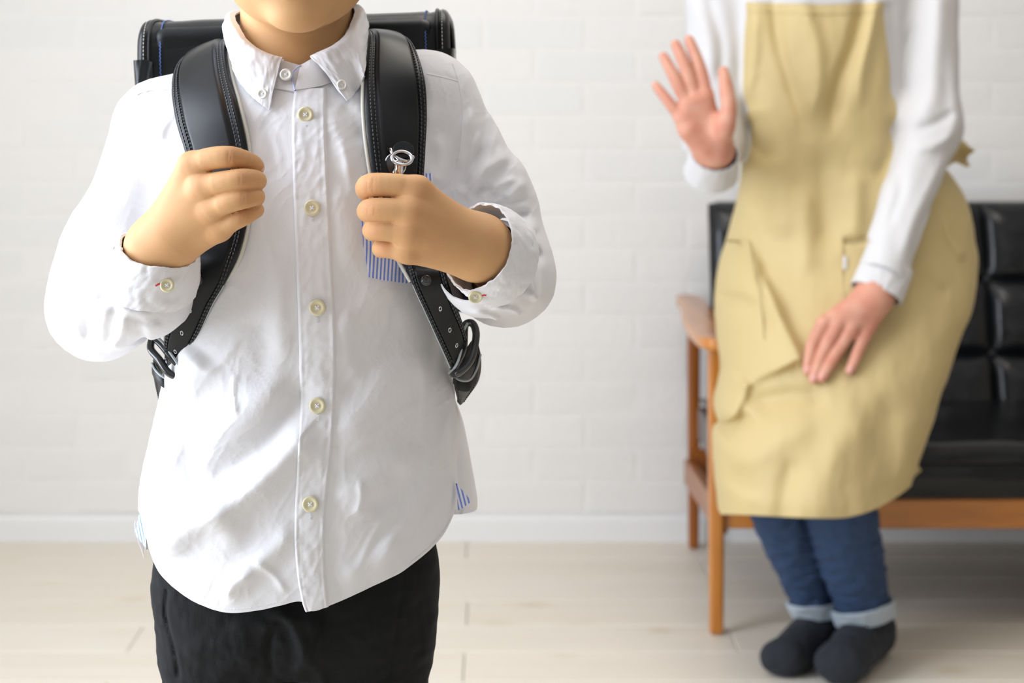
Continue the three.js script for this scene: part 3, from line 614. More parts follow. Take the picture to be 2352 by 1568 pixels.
// hem: a stitched roll along the edge
{
  const pts = []; for (let x = 322; x <= 690; x += 8) { const y = hemAt(x) - 9; pts.push(P(x, y, 1.45).setZ(-chestZ(x, y, -0.0002))); }
  const pts2 = []; for (let x = 762; x <= 1040; x += 8) { const y = hemAt(x) - 9; pts2.push(P(x, y, 1.45).setZ(-chestZ(x, y, -0.0002))); }
  const st = []; for (const pp of [pts, pts2]) { const c = spline(pp), n = Math.round(c.getLength() / 0.0026); for (let i = 1; i < n; i++) { const a = c.getPointAt((i - 0.32) / n), b = c.getPointAt((i + 0.32) / n); st.push(new THREE.TubeGeometry(new THREE.LineCurve3(a, b), 1, 0.00028, 4)); } }
  part('hem_stitching', join(st), thread, shirt, null, 'stuff');
}
// striped chest pocket under the strap
const stripes = tex(256, 64, (u, v) => { const k = Math.sin(u * 2 * Math.PI * 8), b = sstep(-0.45, 0.15, k); return [lerp(0.50, 0.95, b), lerp(0.60, 0.95, b), lerp(0.93, 0.99, b)]; }, true);
const stripeMat = mat({ map: stripes, roughness: 0.9, bumpMap: rep(weave, 6), bumpScale: 0.0003 });
{
  const L = curve1([400, 450, 560, 636], [826, 827, 834, 846]), R = curve1([400, 560, 657], [990, 980, 944]), rows = [], N = 40, M = 30;
  for (let j = 0; j <= N; j++) { const row = []; for (let i = 0; i <= M; i++) { const u = i / M, py0 = lerp(404, lerp(638, 657, Math.min(1, u * 1.15)), j / N), px = lerp(L(py0), R(py0), u), py = py0 + (j === N ? 0 : 0); row.push(P(px, py, 1.45).setZ(-chestZ(px, py, 0.0014 + 0.0005 * noise2(px / 25, py / 25) - 0.0007 * (Math.min(u, 1 - u) < 0.03 || j > N - 2 ? 1 : 0)))); } rows.push(row); }
  part('pocket', geom(solid(sheet(rows, true), 0.0014), (x, y) => [(x + 0.02 * y + 0.0012 * Math.sin(y * 60)) / 0.0225, y * 10]), stripeMat, shirt, 'blue-and-white striped chest pocket');
}
// the back tail of the shirt, flaring out behind the wearer's left hip, and a striped gusset at each side seam
{
  const prof = [[860, 1022, 1034, 1.545], [900, 1026, 1040, 1.55], [960, 1030, 1062, 1.555], [1020, 1036, 1075, 1.56], [1080, 1040, 1086, 1.565], [1120, 1044, 1093, 1.57], [1150, 1048, 1097, 1.572], [1172, 1052, 1096, 1.572]];
  const ys = prof.map((p) => p[0]), a = curve1(ys, prof.map((p) => p[1])), b = curve1(ys, prof.map((p) => p[2])), dd = curve1(ys, prof.map((p) => p[3])), rows = [];
  for (let j = 0; j <= 40; j++) {
    const row = [];
    for (let i = 0; i <= 20; i++) { const u = i / 20, py = lerp(860, lerp(1181, 1166, u * u), j / 40), px = lerp(a(py) - 14, b(py), Math.sin(u * Math.PI / 2)); row.push(P(px, py, dd(py) - 0.028 + 0.05 * (u * u) + 0.0016 * noise2(px / 20, py / 45) + 0.003 * Math.sin(u * 6 + py / 60) * (1 - u))); }
    rows.push(row);
  }
  part('shirt_tail', geom(solid(sheet(rows, true), 0.0011), (x, y) => [x, y]), cotton, shirt);
  const tri = (p, q, r, name, label) => {
    const rows = []; for (let j = 0; j <= 8; j++) { const A = p.clone().lerp(q, j / 8), B = p.clone().lerp(r, j / 8), row = []; for (let i = 0; i <= 6; i++) row.push(A.clone().lerp(B, i / 6).add(V(0, 0, 0.0012 * Math.sin(i) * (j / 8)))); rows.push(row); }
    part(name, geom(solid(sheet(rows, true), 0.001), (x, y) => [(x + y * 0.25) / 0.0225, y * 10]), stripeMat, shirt, label);
  };
  tri(P(1049, 1110, 1.512), P(1054, 1171, 1.508), P(1084, 1152, 1.525), 'gusset', 'blue-and-white striped side gusset');
  tri(P(330, 1140, 1.53), P(309, 1222, 1.54), P(336, 1262, 1.525), 'gusset', 'blue-and-white striped side gusset');
  const fr = []; for (let i = 0; i < 9; i++) { const q = P(311 + i * 2.4, 1195 + i * 7, 1.537); fr.push(tube([q, q.clone().add(V(-0.0006, -0.004, 0)), q.clone().add(V(0.0002, -0.009 - 0.002 * rand(), 0.001))], 0.0002, 6, 4)); }
  part('fringe', join(fr), thread, shirt, null, 'stuff');
}
// collar: band, and the two leaves falling from the fold with their buttoned points
{
  // stations round the neck from the wearer's right point, round the back, to the left point: fold line and free edge
  const E = (x, y, o = 0.0045) => P(x, y, chestZ(x, y, o));
  const fold = [P(649, 131, 1.4975), P(628, 126, 1.4985), P(597, 113, 1.503), P(570, 92, 1.511), P(551, 62, 1.528), P(541, 34, 1.552), P(580, 22, 1.592), P(685, 14, 1.608), P(780, 10, 1.592), P(813, 20, 1.552), P(806, 52, 1.528), P(790, 82, 1.510), P(763, 104, 1.502), P(733, 118, 1.4975), P(712, 128, 1.496)];
  const edge = [E(618, 250), E(598, 238), E(568, 212), P(543, 178, 1.492), P(527, 130, 1.513), P(519, 92, 1.556), P(560, 92, 1.612), P(685, 90, 1.632), P(800, 82, 1.612), P(843, 80, 1.556), P(842, 128, 1.513), P(836, 172, 1.490), E(824, 202), E(808, 222), E(797, 231)];
  const cf = spline(fold), ce = spline(edge), rows = [], N = 150, M = 26;
  const roll = (u, A, B, t) => { // falls from the fold, rounding over it
    const p = A.clone().lerp(B, u), out = V(p.x - P(682, 0, 1.55).x, 0, p.z + 1.555).normalize(), tip = Math.min(1, 7 * Math.min(t, 1 - t));
    return p.addScaledVector(out, 0.0075 * Math.sin(Math.pow(u, 0.55) * Math.PI) * (0.45 + 0.55 * tip) + 0.0003 * noise2(t * 60, u * 5) + 0.0005 * noise2(t * 22, u * 3 + 5)).add(V(0, 0.003 * Math.sin(Math.min(1, u * 5) * Math.PI) * tip, 0));
  };
  for (let i = 0; i <= N; i++) { const t = i / N, k = (t * 14) / 14, A = cf.getPoint(k), B = ce.getPoint(k), row = []; for (let j = 0; j <= M; j++) row.push(roll(j / M, A, B, t)); rows.push(row); }
  const collar = part('collar', geom(solid(sheet(rows, true), 0.0016), (x, y) => [x, y]), cotton, shirt);
  const bandTop = [P(652, 136, 1.5005), P(625, 133, 1.502), P(592, 120, 1.508), P(567, 98, 1.518), P(555, 72, 1.538), P(560, 45, 1.57), P(685, 25, 1.602), P(795, 35, 1.57), P(800, 66, 1.538), P(786, 92, 1.518), P(762, 112, 1.507), P(732, 126, 1.501), P(690, 149, 1.4965)];
  const bandLow = [E(640, 198, 0.003), E(612, 196, 0.003), P(572, 180, 1.503), P(548, 150, 1.518), P(540, 122, 1.54), P(548, 100, 1.575), P(685, 85, 1.612), P(812, 90, 1.575), P(818, 116, 1.54), P(810, 148, 1.518), P(785, 176, 1.502), E(740, 196, 0.003), E(677, 206, 0.0045)];
  const sb = (lo, hi, from, to, off) => { const a = spline(hi), b = spline(lo), rr = []; for (let i = 0; i <= 80; i++) { const t = lerp(from, to, i / 80), A = a.getPoint(t), B = b.getPoint(t), row = []; for (let j = 0; j <= 10; j++) row.push(A.clone().lerp(B, j / 10).add(V(0, 0, off + 0.0008 * Math.sin(j / 10 * Math.PI)))); rr.push(row); } return rr; };
  part('collar_band', geom(solid(sheet(sb(bandLow, bandTop, 0, 1, 0), true), 0.0016), (x, y) => [x, y]), cotton, shirt);
  // under-piece that carries the button, showing in the opening
  const under = []; for (let j = 0; j <= 10; j++) { const row = []; for (let i = 0; i <= 12; i++) { const u = i / 12, a = P(lerp(630, 690, u), lerp(132, 150, u), 1.5005), b = E(lerp(622, 690, u), lerp(200, 212, u), 0.0022); row.push(a.lerp(b, j / 10)); } under.push(row); }
  part('collar_band', geom(solid(sheet(under, true), 0.0014), (x, y) => [x, y]), cotton, shirt);
  const edgeTape = [P(690, 150, 1.4955), P(681, 156, 1.4945), P(673, 165, 1.4925), P(671, 180, 1.489), P(674, 195, 1.4855), E(678, 208, 0.005)];
  part('edge_piping', tube(edgeTape, 0.0007, 30, 6), mat({ map: (() => { const t = rep(stripes, 1); t.rotation = 0.6; t.repeat.set(3, 1); return t; })(), roughness: 0.9 }), shirt, 'blue-and-white striped edge inside the collar');
  button(657, 172, 1.4868, 0.0050, hornPale, [-0.25, 0]); button(604, 216, chestZ(604, 216, 0.0115), 0.0042, hornPale, [-0.1, -0.25], collar); button(785, 195, chestZ(785, 195, 0.0115), 0.0042, hornPale, [-0.1, 0.2], collar);
}
// cuffs: open loops of doubled cloth round each wrist, a button and a red bartack on each
const redThread = mat({ color: new THREE.Color(0.72, 0.03, 0.06), roughness: 0.7 });
function cuff(q, r1, r2, len, sag, parent) { // free edge round the wrist, widening into the sleeve
  const e1 = q.e.clone().addScaledVector(q.n, -q.e.dot(q.n)).normalize(), e2 = q.n.clone().cross(e1), rows = [], N = 120, M = 22;
  for (let j = 0; j <= M; j++) {
    const u = j / M, row = [];
    for (let i = 0; i <= N; i++) {
      const t = i / N * Math.PI * 2, r = lerp(r1, r2, u) + 0.0022 * Math.sin(u * Math.PI * 0.9) + 0.0007 * noise2(Math.cos(t) * 3 + 5, Math.sin(t) * 3 + u * 3) + 0.0004 * noise2(Math.cos(t) * 9, Math.sin(t) * 9 + u * 5);
      const w = 1 + 0.05 * noise2(Math.cos(t) * 1.2 + 3, Math.sin(t) * 1.2);
      row.push(q.c.clone().addScaledVector(e1, Math.cos(t) * r * w).addScaledVector(e2, Math.sin(t) * r * 0.94).addScaledVector(q.n, -u * len + 0.0012 * noise2(Math.cos(t) * 2 + 9, Math.sin(t) * 2)).addScaledVector(sag, u));
    }
    rows.push(row);
  }
  part('cuff', geom(solid(sheet(rows, false), 0.0018), (x, y, z) => [x + z, y]), cotton, parent);
  return (px, py) => { let best = null, bd = 1e9; for (const r of rows) for (const p of r) { const dx = CX - p.x * F / p.z - px, dy = CY - (EYE - p.y) * F / p.z - py, e = dx * dx + dy * dy; if (e < 60 && (!best || p.z > best.z)) best = p; else if (!best && e < bd) bd = e; } return best ? -best.z : 1.39; };
}
const onCuffL = cuff(cuffL, 0.0285, 0.0330, 0.028, P(350, 588, 1.432).sub(P(363, 570, 1.425)), shirt);
const onCuffR = cuff(cuffR, 0.0328, 0.0335, 0.024, V(0.004, -0.004, 0), shirt);
button(384, 655, onCuffL(384, 655) - 0.0022, 0.0054, horn, [-0.15, 0.1]); button(1092, 680, onCuffR(1092, 680) - 0.0022, 0.0055, horn, [0.45, 0.1]);
for (const [x0, y0, x1, y1, on] of [[357, 656, 371, 651, onCuffL], [1101, 680, 1117, 677, onCuffR]]) part('bartack', tube([P(x0, y0, on(x0, y0) - 0.0008), P((x0 + x1) / 2, (y0 + y1) / 2 - 1, on((x0 + x1) / 2, y0) - 0.0012), P(x1, y1, on(x1, y1) - 0.0008)], 0.0008, 10, 6), redThread, shirt, 'red stitched bartack beside the cuff button');

// ---------------------------------------------------------------- skin: head and neck, two hands, and the body under the clothes
const skinC = (r, g, b) => srgb(r, g, b).toArray();
const toneBase = skinC(210, 164, 114), toneRed = skinC(208, 143, 98), mixc = (a, b, t) => [0, 1, 2].map((i) => lerp(a[i], b[i], t));
const headP = (px, py, d) => P(px, py, d);
const headField = (() => {
  const jaw = ball(headP(681, -72, 1.502), 0.0545, 0.0488, 0.055), chin = ball(headP(686, 38, 1.462), 0.019, 0.011, 0.014), skull = ball(headP(681, -255, 1.555), 0.076, 0.082, 0.090), cheeks = ball(headP(681, -130, 1.495), 0.060, 0.056, 0.055);
  const neck = cone(headP(680, 20, 1.552), headP(684, 260, 1.556), 0.0450, 0.0450), nape = cone(headP(682, -60, 1.585), headP(684, 240, 1.585), 0.040, 0.046);
  const lipL = cone(headP(660, -24, 1.4455), headP(704, -24, 1.4455), 0.0045, 0.0045), lipU = cone(headP(658, -44, 1.4445), headP(706, -44, 1.4445), 0.0042, 0.0042), nose = blend(0.012, cone(headP(681, -185, 1.447), headP(681, -110, 1.433), 0.006, 0.0085), ball(headP(665, -104, 1.441), 0.007, 0.006, 0.007), ball(headP(697, -104, 1.441), 0.007, 0.006, 0.007));
  const eyes = [632, 730].map((x) => ball(headP(x, -190, 1.448), 0.015, 0.010, 0.010)), ears = [506, 856].map((x) => ball(headP(x, -150, 1.56), 0.007, 0.028, 0.017));
  const clav = blend(0.03, cone(headP(684, 200, 1.54), headP(560, 240, 1.555), 0.022, 0.024), cone(headP(684, 200, 1.54), headP(810, 230, 1.555), 0.022, 0.024));
  return (x, y, z) => {
    let d = smin(skull(x, y, z), cheeks(x, y, z), 0.03); d = smin(d, jaw(x, y, z), 0.02); d = smin(d, chin(x, y, z), 0.022);
    let n = smin(neck(x, y, z), nape(x, y, z), 0.02); n = smin(n, clav(x, y, z), 0.03);
    d = smin(d, n, 0.010);
    d = smin(d, nose(x, y, z), 0.012); d = smin(d, Math.min(lipL(x, y, z), lipU(x, y, z)), 0.006);
    for (const e of eyes) d = -smin(-d, e(x, y, z) + 0.004, 0.006);
    for (const e of ears) d = smin(d, e(x, y, z), 0.006);
    return d;
  };
})();
const headSkin = (x, y, z) => { const py = toPy(y, 1.46), px = toPx(x, 1.46); const lip = Math.exp(-(((py + 34) / 20) ** 2) - (((px - 681) / 34) ** 2)) * (z > -1.46 ? 1 : 0); return mixc(mixc(toneBase, skinC(208, 158, 106), sstep(60, 160, py) * 0.5), skinC(196, 104, 92), lip * 0.9); };
const bodyBits = [geom(meshField(headField, headP(470, 300, 1.56).setZ(-1.68), headP(900, -520, 1.56).setZ(-1.41), 0.0028), null, headSkin)];

// a hand as tapered chains: each finger [base, middle joint, end joint, tip] with its radii
function handField(wrist, fore, fingers, palmFill, kP = 0.010) {
  const fs = [];
  const fing = fingers.map(({ p, r }) => {
    const c = spline(p), n = 4 * (p.length - 1), q = c.getPoints(n), seg = [], R = (i) => { const t = i / 4, k = Math.min(t | 0, r.length - 2); return lerp(r[k], r[k + 1], t - k); };
    for (let i = 0; i < n; i++) seg.push(cone(q[i], q[i + 1], R(i), R(i + 1)));
    const mid = (i) => q[i]; // bounds
    return (x, y, z) => { let d = 1; for (const s of seg) { const v = s(x, y, z); d = d === 1 ? v : smin(d, v, 0.0015); } return d; };
  });
  const palm = blend(kP, ...palmFill.map(([a, b, ra, rb]) => cone(a, b, ra, rb))), arm = cone(fore[0], wrist[0], fore[1], wrist[1]);
  return (x, y, z) => {
    let p = smin(palm(x, y, z), arm(x, y, z), 0.018), best = 1, second = 1;
    let d = 1; for (const f of fing) { const v = f(x, y, z); d = d === 1 ? v : smin(d, v, 0.0012); }
    return smin(p, d, 0.0055);
  };
}
// wearer's right hand (left in the picture): four fingers closed over the strap, the thumb behind it
const K1 = { i: P(440, 380, 1.3935), m: P(464, 430, 1.387), r: P(486, 480, 1.387), l: P(503, 526, 1.393) };
const handA = (() => {
  const f = [
    { p: [K1.i, P(488, 364, 1.3835), P(532, 361, 1.3805), P(578, 375, 1.395), P(590, 385, 1.404)], r: [0.0092, 0.0081, 0.0076, 0.0066, 0.0057] },
    { p: [K1.m, P(515, 419, 1.377), P(560, 412, 1.375), P(590, 414, 1.390), P(582, 424, 1.412)], r: [0.0092, 0.0081, 0.0076, 0.0068, 0.0060] },
    { p: [K1.r, P(525, 464, 1.377), P(563, 455, 1.376), P(588, 452, 1.391), P(578, 462, 1.412)], r: [0.0088, 0.0077, 0.0071, 0.0064, 0.0056] },
    { p: [K1.l, P(535, 508, 1.385), P(562, 496, 1.384), P(582, 486, 1.394), P(592, 482, 1.404)], r: [0.0082, 0.0068, 0.0063, 0.0056, 0.0049] },
    { p: [P(420, 470, 1.420), P(470, 440, 1.437), P(515, 420, 1.4475), P(545, 410, 1.4505)], r: [0.010, 0.0075, 0.006, 0.0052] }];
  const W = P(364, 566, 1.420), pf = [[W, K1.i, 0.0185, 0.0098], [W, K1.m, 0.0185, 0.0100], [P(374, 570, 1.418), K1.r, 0.0175, 0.0098], [P(386, 572, 1.418), K1.l, 0.0155, 0.0090], [W, P(420, 470, 1.412), 0.019, 0.013], [P(400, 545, 1.408), P(470, 470, 1.402), 0.0175, 0.013]];
  return handField([P(362, 574, 1.424), 0.0200], [P(318, 672, 1.475), 0.0215], f, pf);
})();
// wearer's left hand (right in the picture)
const K2 = { i: P(960, 436, 1.386), m: P(948, 487, 1.379), r: P(942, 534, 1.381), l: P(938, 575, 1.389) };
const handB = (() => {
  const f = [
    { p: [K2.i, P(905, 426, 1.384), P(852, 425, 1.388), P(842, 438, 1.412), P(862, 446, 1.434)], r: [0.0096, 0.0084, 0.0084, 0.0074, 0.0062] },
    { p: [K2.m, P(900, 483, 1.377), P(853, 482, 1.381), P(846, 488, 1.405), P(868, 490, 1.432)], r: [0.0096, 0.0085, 0.0083, 0.0072, 0.006] },
    { p: [K2.r, P(905, 530, 1.380), P(864, 527, 1.384), P(857, 532, 1.408), P(878, 532, 1.434)], r: [0.0090, 0.0079, 0.0077, 0.0068, 0.0058] },
    { p: [K2.l, P(915, 573, 1.389), P(882, 569, 1.393), P(876, 573, 1.412), P(895, 573, 1.434)], r: [0.0084, 0.0070, 0.0068, 0.0060, 0.0052] },
    { p: [P(1000, 480, 1.42), P(950, 450, 1.442), P(915, 440, 1.452)], r: [0.010, 0.008, 0.006] }];
  const W = P(1098, 570, 1.412), pf = [[P(1085, 558, 1.415), K2.i, 0.0165, 0.0098], [W, K2.m, 0.0180, 0.0104], [W, K2.r, 0.0180, 0.0102], [P(1080, 582, 1.412), K2.l, 0.0160, 0.0096], [W, P(990, 505, 1.402), 0.019, 0.0150], [P(1040, 560, 1.405), P(985, 545, 1.398), 0.0165, 0.014]];
  return handField([P(1106, 566, 1.418), 0.0200], [P(1150, 616, 1.495), 0.0200], f, pf);
})();
// creases over the finger joints, tendons and knuckles, a little redder at joints and tips
const joints = [[P(532, 361, 1.3755), 0.008], [P(560, 412, 1.370), 0.008], [P(563, 455, 1.371), 0.008], [P(562, 496, 1.379), 0.007], [K1.i, 0.011], [K1.m, 0.011], [K1.r, 0.011], [K1.l, 0.010], [P(852, 425, 1.38), 0.009], [P(853, 482, 1.373), 0.009], [P(864, 527, 1.376), 0.008], [P(882, 569, 1.386), 0.008], [K2.i, 0.012], [K2.m, 0.012], [K2.r, 0.011], [K2.l, 0.010], [P(598, 384, 1.40), 0.007]];
const lines = []; // small creases across the backs of the middle joints
for (const [q, dx, dy] of [[P(532, 361, 1.375), 0.25, 1], [P(560, 412, 1.370), 0.15, 1], [P(563, 455, 1.371), 0.1, 1], [P(562, 496, 1.379), 0.2, 1], [P(852, 425, 1.382), 0, 1], [P(853, 482, 1.375), 0, 1]]) for (const o of [-0.0022, 0, 0.0021]) lines.push([q.x + o, q.y, q.z, dx, dy]);
const wrinkle = (x, y, z) => { let s = 0; for (const [a, b, c, dx] of lines) { const Y = y - b, X = x - a - dx * Y * 0.3 - 18 * Y * Y * (a < -0.1 ? 1 : -1); if (Math.abs(X) < 0.002 && Math.abs(Y) < 0.007 && Math.abs(z - c) < 0.008) s += Math.exp(-((X / 0.00045) ** 2)) * (1 - (Y / 0.007) ** 2); } return s * 0.00022; };
const withWrinkles = (f) => (x, y, z) => { const d = f(x, y, z); return d > 0.004 || d < -0.004 ? d : d + wrinkle(x, y, z); };
const handSkin = (x, y, z) => { let k = 0; for (const [q, r] of joints) { const e = ((x - q.x) ** 2 + (y - q.y) ** 2 + (z - q.z) ** 2) / (r * r); if (e < 4) k = Math.max(k, Math.exp(-e * 1.2)); } return mixc(mixc(toneBase, skinC(208, 155, 108), 0.3 + 0.3 * noise3(x * 60, y * 60, z * 60)), toneRed, k * 0.55); };
bodyBits.push(geom(meshField(withWrinkles(handA), P(240, 720, 1.43).setZ(-1.50), P(640, 320, 1.43).setZ(-1.355), 0.0015), null, handSkin));
bodyBits.push(geom(meshField(withWrinkles(handB), P(790, 680, 1.43).setZ(-1.51), P(1220, 380, 1.43).setZ(-1.355), 0.0015), null, handSkin));
// trunk, arms and legs under the cloth, and the feet
{
  const t = trunk([[250, 420, 955, 1.505, 1.555, 1.60], [400, 420, 985, 1.475, 1.55, 1.60], [800, 430, 980, 1.475, 1.55, 1.595], [1200, 420, 950, 1.485, 1.55, 1.60], [1420, 440, 930, 1.495, 1.55, 1.60]], 2.2);
  const limbs = blend(0.02, t, cone(P(352, 292, 1.55), P(244, 680, 1.54), 0.030, 0.024), cone(P(244, 680, 1.54), P(310, 625, 1.455), 0.024, 0.02), cone(P(992, 245, 1.55), P(1155, 632, 1.53), 0.028, 0.021), cone(P(1155, 632, 1.53), P(1115, 600, 1.44), 0.021, 0.018),
    cone(P(526, 1420, 1.548), P(522, 2080, 1.555), 0.042, 0.034), cone(P(522, 2080, 1.555), P(520, 2760, 1.57), 0.034, 0.024), cone(P(836, 1420, 1.548), P(846, 2080, 1.555), 0.042, 0.034), cone(P(846, 2080, 1.555), P(850, 2760, 1.57), 0.034, 0.024),
    cone(V(P(520, 0, 1.56).x, 0.026, -1.585), V(P(515, 0, 1.56).x, 0.02, -1.43), 0.026, 0.019), cone(V(P(850, 0, 1.56).x, 0.026, -1.585), V(P(858, 0, 1.56).x, 0.02, -1.43), 0.026, 0.019));
  bodyBits.push(geom(meshField(limbs, V(-0.38, -0.01, -1.68), V(0.06, 0.95, -1.39), 0.009), null, () => toneBase));
}
part('body', join(bodyBits), skin, child);
// nails that show on the index and little finger of the wearer's right hand
const nailMat = mat({ color: srgb(228, 176, 150), roughness: 0.3, clearcoat: 0.3 });
for (const [x, y, d, rx, ry, ay, az] of [[599, 381, 1.3985, 0.0028, 0.0042, 1.0, 0.35], [597, 480, 1.4005, 0.0023, 0.0034, 1.0, -0.3]]) part('fingernail', new THREE.SphereGeometry(1, 16, 10).scale(rx, ry, 0.0010).rotateY(ay).rotateZ(az).translate(...P(x, y, d).toArray()), nailMat, child);
// eyes and hair (above the picture, but there)
for (const x of [632, 730]) { const e = part('eye', new THREE.SphereGeometry(0.0105, 20, 14).translate(...headP(x, -190, 1.4655).toArray()), mat({ color: 0xf2efe8, roughness: 0.2 }), child); part('iris', new THREE.SphereGeometry(0.0052, 16, 10).scale(1, 1, 0.4).translate(...headP(x, -190, 1.4565).toArray()), mat({ color: 0x1c120c, roughness: 0.15 }), child); }
const hairDark = mat({ color: new THREE.Color(0.012, 0.010, 0.009), roughness: 0.45, bumpMap: rep(slub, 6), bumpScale: 0.001 });
{
  const cap = blend(0.02, ball(headP(681, -275, 1.565), 0.085, 0.088, 0.098), ball(headP(681, -120, 1.612), 0.072, 0.06, 0.055), ball(headP(681, -330, 1.475), 0.058, 0.022, 0.024), ball(headP(826, -60, 1.56), 0.004, 0.022, 0.012), ball(headP(530, -90, 1.56), 0.004, 0.02, 0.012));
  const f = (x, y, z) => Math.max(cap(x, y, z) + 0.0022 * noise3(x * 90, y * 22, z * 90), -(headField(x, y, z) - 0.001));
  let m = meshField(f, headP(430, 60, 1.56).setZ(-1.70), headP(930, -620, 1.56).setZ(-1.42), 0.004);
  m = clip(m, (x, y, z) => (z > -1.53 ? toPy(y, 1.5) + 235 : z > -1.575 ? toPy(y, 1.56) - 4 : -1) * 1e-3);
  part('hair', geom(solid(m, 0.002), (x, y, z) => [x * 2 + z, y * 0.3]), hairDark, child);
}
// trousers
{
  const S = (px, py, d) => P(px, py, d);
  const legA = blend(0.02, cone(S(526, 1360, 1.545), S(534, 1640, 1.545), 0.055, 0.0535), cone(S(534, 1640, 1.545), S(522, 2600, 1.56), 0.0535, 0.040)), legB = blend(0.02, cone(S(840, 1330, 1.545), S(826, 1640, 1.545), 0.054, 0.0525), cone(S(826, 1640, 1.545), S(846, 2600, 1.56), 0.0525, 0.040));
  const hips = trunk([[1150, 384, 980, 1.472, 1.545, 1.61], [1250, 366, 994, 1.466, 1.545, 1.615], [1340, 360, 998, 1.464, 1.545, 1.62], [1440, 376, 988, 1.468, 1.545, 1.622], [1510, 384, 980, 1.485, 1.548, 1.618]], 2.3);
  const tf = new Folds(330, 1040, 1180, 1700, 3, 1.48);
  const s = (p, w, mm, sd, tp) => tf.stroke(p, w, mm, sd, tp);
  s([[600, 1395], [660, 1400], [690, 1440], [700, 1500], [665, 1568]], 16, 6.75, 0.3); s([[655, 1420], [630, 1440], [622, 1500], [630, 1568]], 9, -3.30); s([[660, 1380], [720, 1420], [730, 1490], [700, 1500]], 20, 4.50); s([[745, 1390], [735, 1440], [722, 1490], [690, 1500]], 6, -2.10, 0, 0);
  s([[520, 1440], [600, 1420], [660, 1425]], 20, 3.60); s([[400, 1500], [500, 1480], [600, 1470]], 26, 2.70); s([[480, 1568], [540, 1520], [610, 1500]], 24, 2.40); s([[700, 1500], [730, 1530], [745, 1590]], 15, 3.00);
  s([[375, 1370], [372, 1430], [392, 1500], [400, 1568]], 6, -2.40, 0, 0); s([[922, 1340], [912, 1430], [890, 1568]], 5, -1.20, 0, 0); s([[800, 1480], [870, 1440], [940, 1420]], 26, 1.80); s([[985, 1440], [980, 1500], [965, 1560]], 18, 2.40);
  tf.add((x, y) => 0.5 * noise2(x / 60, y / 40) + 0.4 * noise2(x / 25, y / 60 + 9));
  const f = (x, y, z) => { const d = smin(smin(legA(x, y, z), legB(x, y, z), 0.012), hips(x, y, z), 0.022); return Math.abs(d) > 0.02 ? d : d - tf.at(x, y) * sstep(-1.58, -1.52, z); };
  let m = meshField(f, V(-0.31, 0.06, -1.66), V(0.02, 0.66, -1.43), 0.0032);
  m = clip(m, (x, y) => 0.075 - y);
  part('trousers', geom(solid(m, 0.0015), (x, y, z) => [Math.atan2(x + 0.16, z + 1.545) * 0.1, y]), jersey, child, 'black jersey trousers');
  const sock = []; for (const px of [520, 850]) sock.push(blend(0.02, cone(V(P(px, 0, 1.56).x, 0.11, -1.575), V(P(px, 0, 1.56).x, 0.036, -1.58), 0.031, 0.030), cone(V(P(px, 0, 1.56).x, 0.030, -1.585), V(P(px + (px < 600 ? -5 : 8), 0, 1.56).x, 0.025, -1.43), 0.030, 0.024)));
  for (const k of [0, 1]) part('sock', geom(meshField((x, y, z) => Math.max(sock[k](x, y, z), 0.0005 - y), V(-0.31, -0.005, -1.66), V(0.02, 0.15, -1.39), 0.004), null), mat({ color: 0x1a1c20, roughness: 0.95 }), child);
}
// ---------------------------------------------------------------- the school bag on the child's back
const calf = mat({ color: new THREE.Color(0.0065, 0.0080, 0.0090), roughness: 0.27, specularIntensity: 0.55, bumpMap: rep(skinBump, 10), bumpScale: 0.00012 });
const calfMatte = mat({ color: new THREE.Color(0.018, 0.019, 0.018), roughness: 0.42, specularIntensity: 0.6, bumpMap: rep(hideBump, 5), bumpScale: 0.00025 });
const blackThread = mat({ color: new THREE.Color(0.05, 0.052, 0.058), roughness: 0.25 });
const blueThread = mat({ color: new THREE.Color(0.10, 0.19, 0.50), roughness: 0.6 });
const paleTrim = mat({ color: new THREE.Color(0.66, 0.65, 0.58), roughness: 0.45 }), greyTrim = mat({ color: new THREE.Color(0.42, 0.47, 0.49), roughness: 0.35 });
const chrome = mat({ color: new THREE.Color(0.66, 0.66, 0.68), metalness: 1, roughness: 0.10 }), blackSteel = mat({ color: new THREE.Color(0.018, 0.019, 0.022), roughness: 0.18, clearcoat: 0.6, clearcoatRoughness: 0.1 });
const bag = thing('school_bag', 'glossy black leather school backpack with padded stitched straps worn by the child', 'backpack', P(678, 500, 1.72));
function beads(points, pitch, r, len, mat_, parent, name = 'stitching') { // a row of sewn stitches
  const c = spline(points), n = Math.max(2, Math.round(c.getLength() / pitch)), list = [], up = V(0, 1, 0), g = new THREE.SphereGeometry(1, 6, 4).scale(r, len / 2, r);
  for (let i = 0; i < n; i++) { const t = (i + 0.5) / n; list.push(g.clone().applyQuaternion(new THREE.Quaternion().setFromUnitVectors(up, c.getTangentAt(t))).translate(...c.getPointAt(t).toArray())); }
  return list;
}
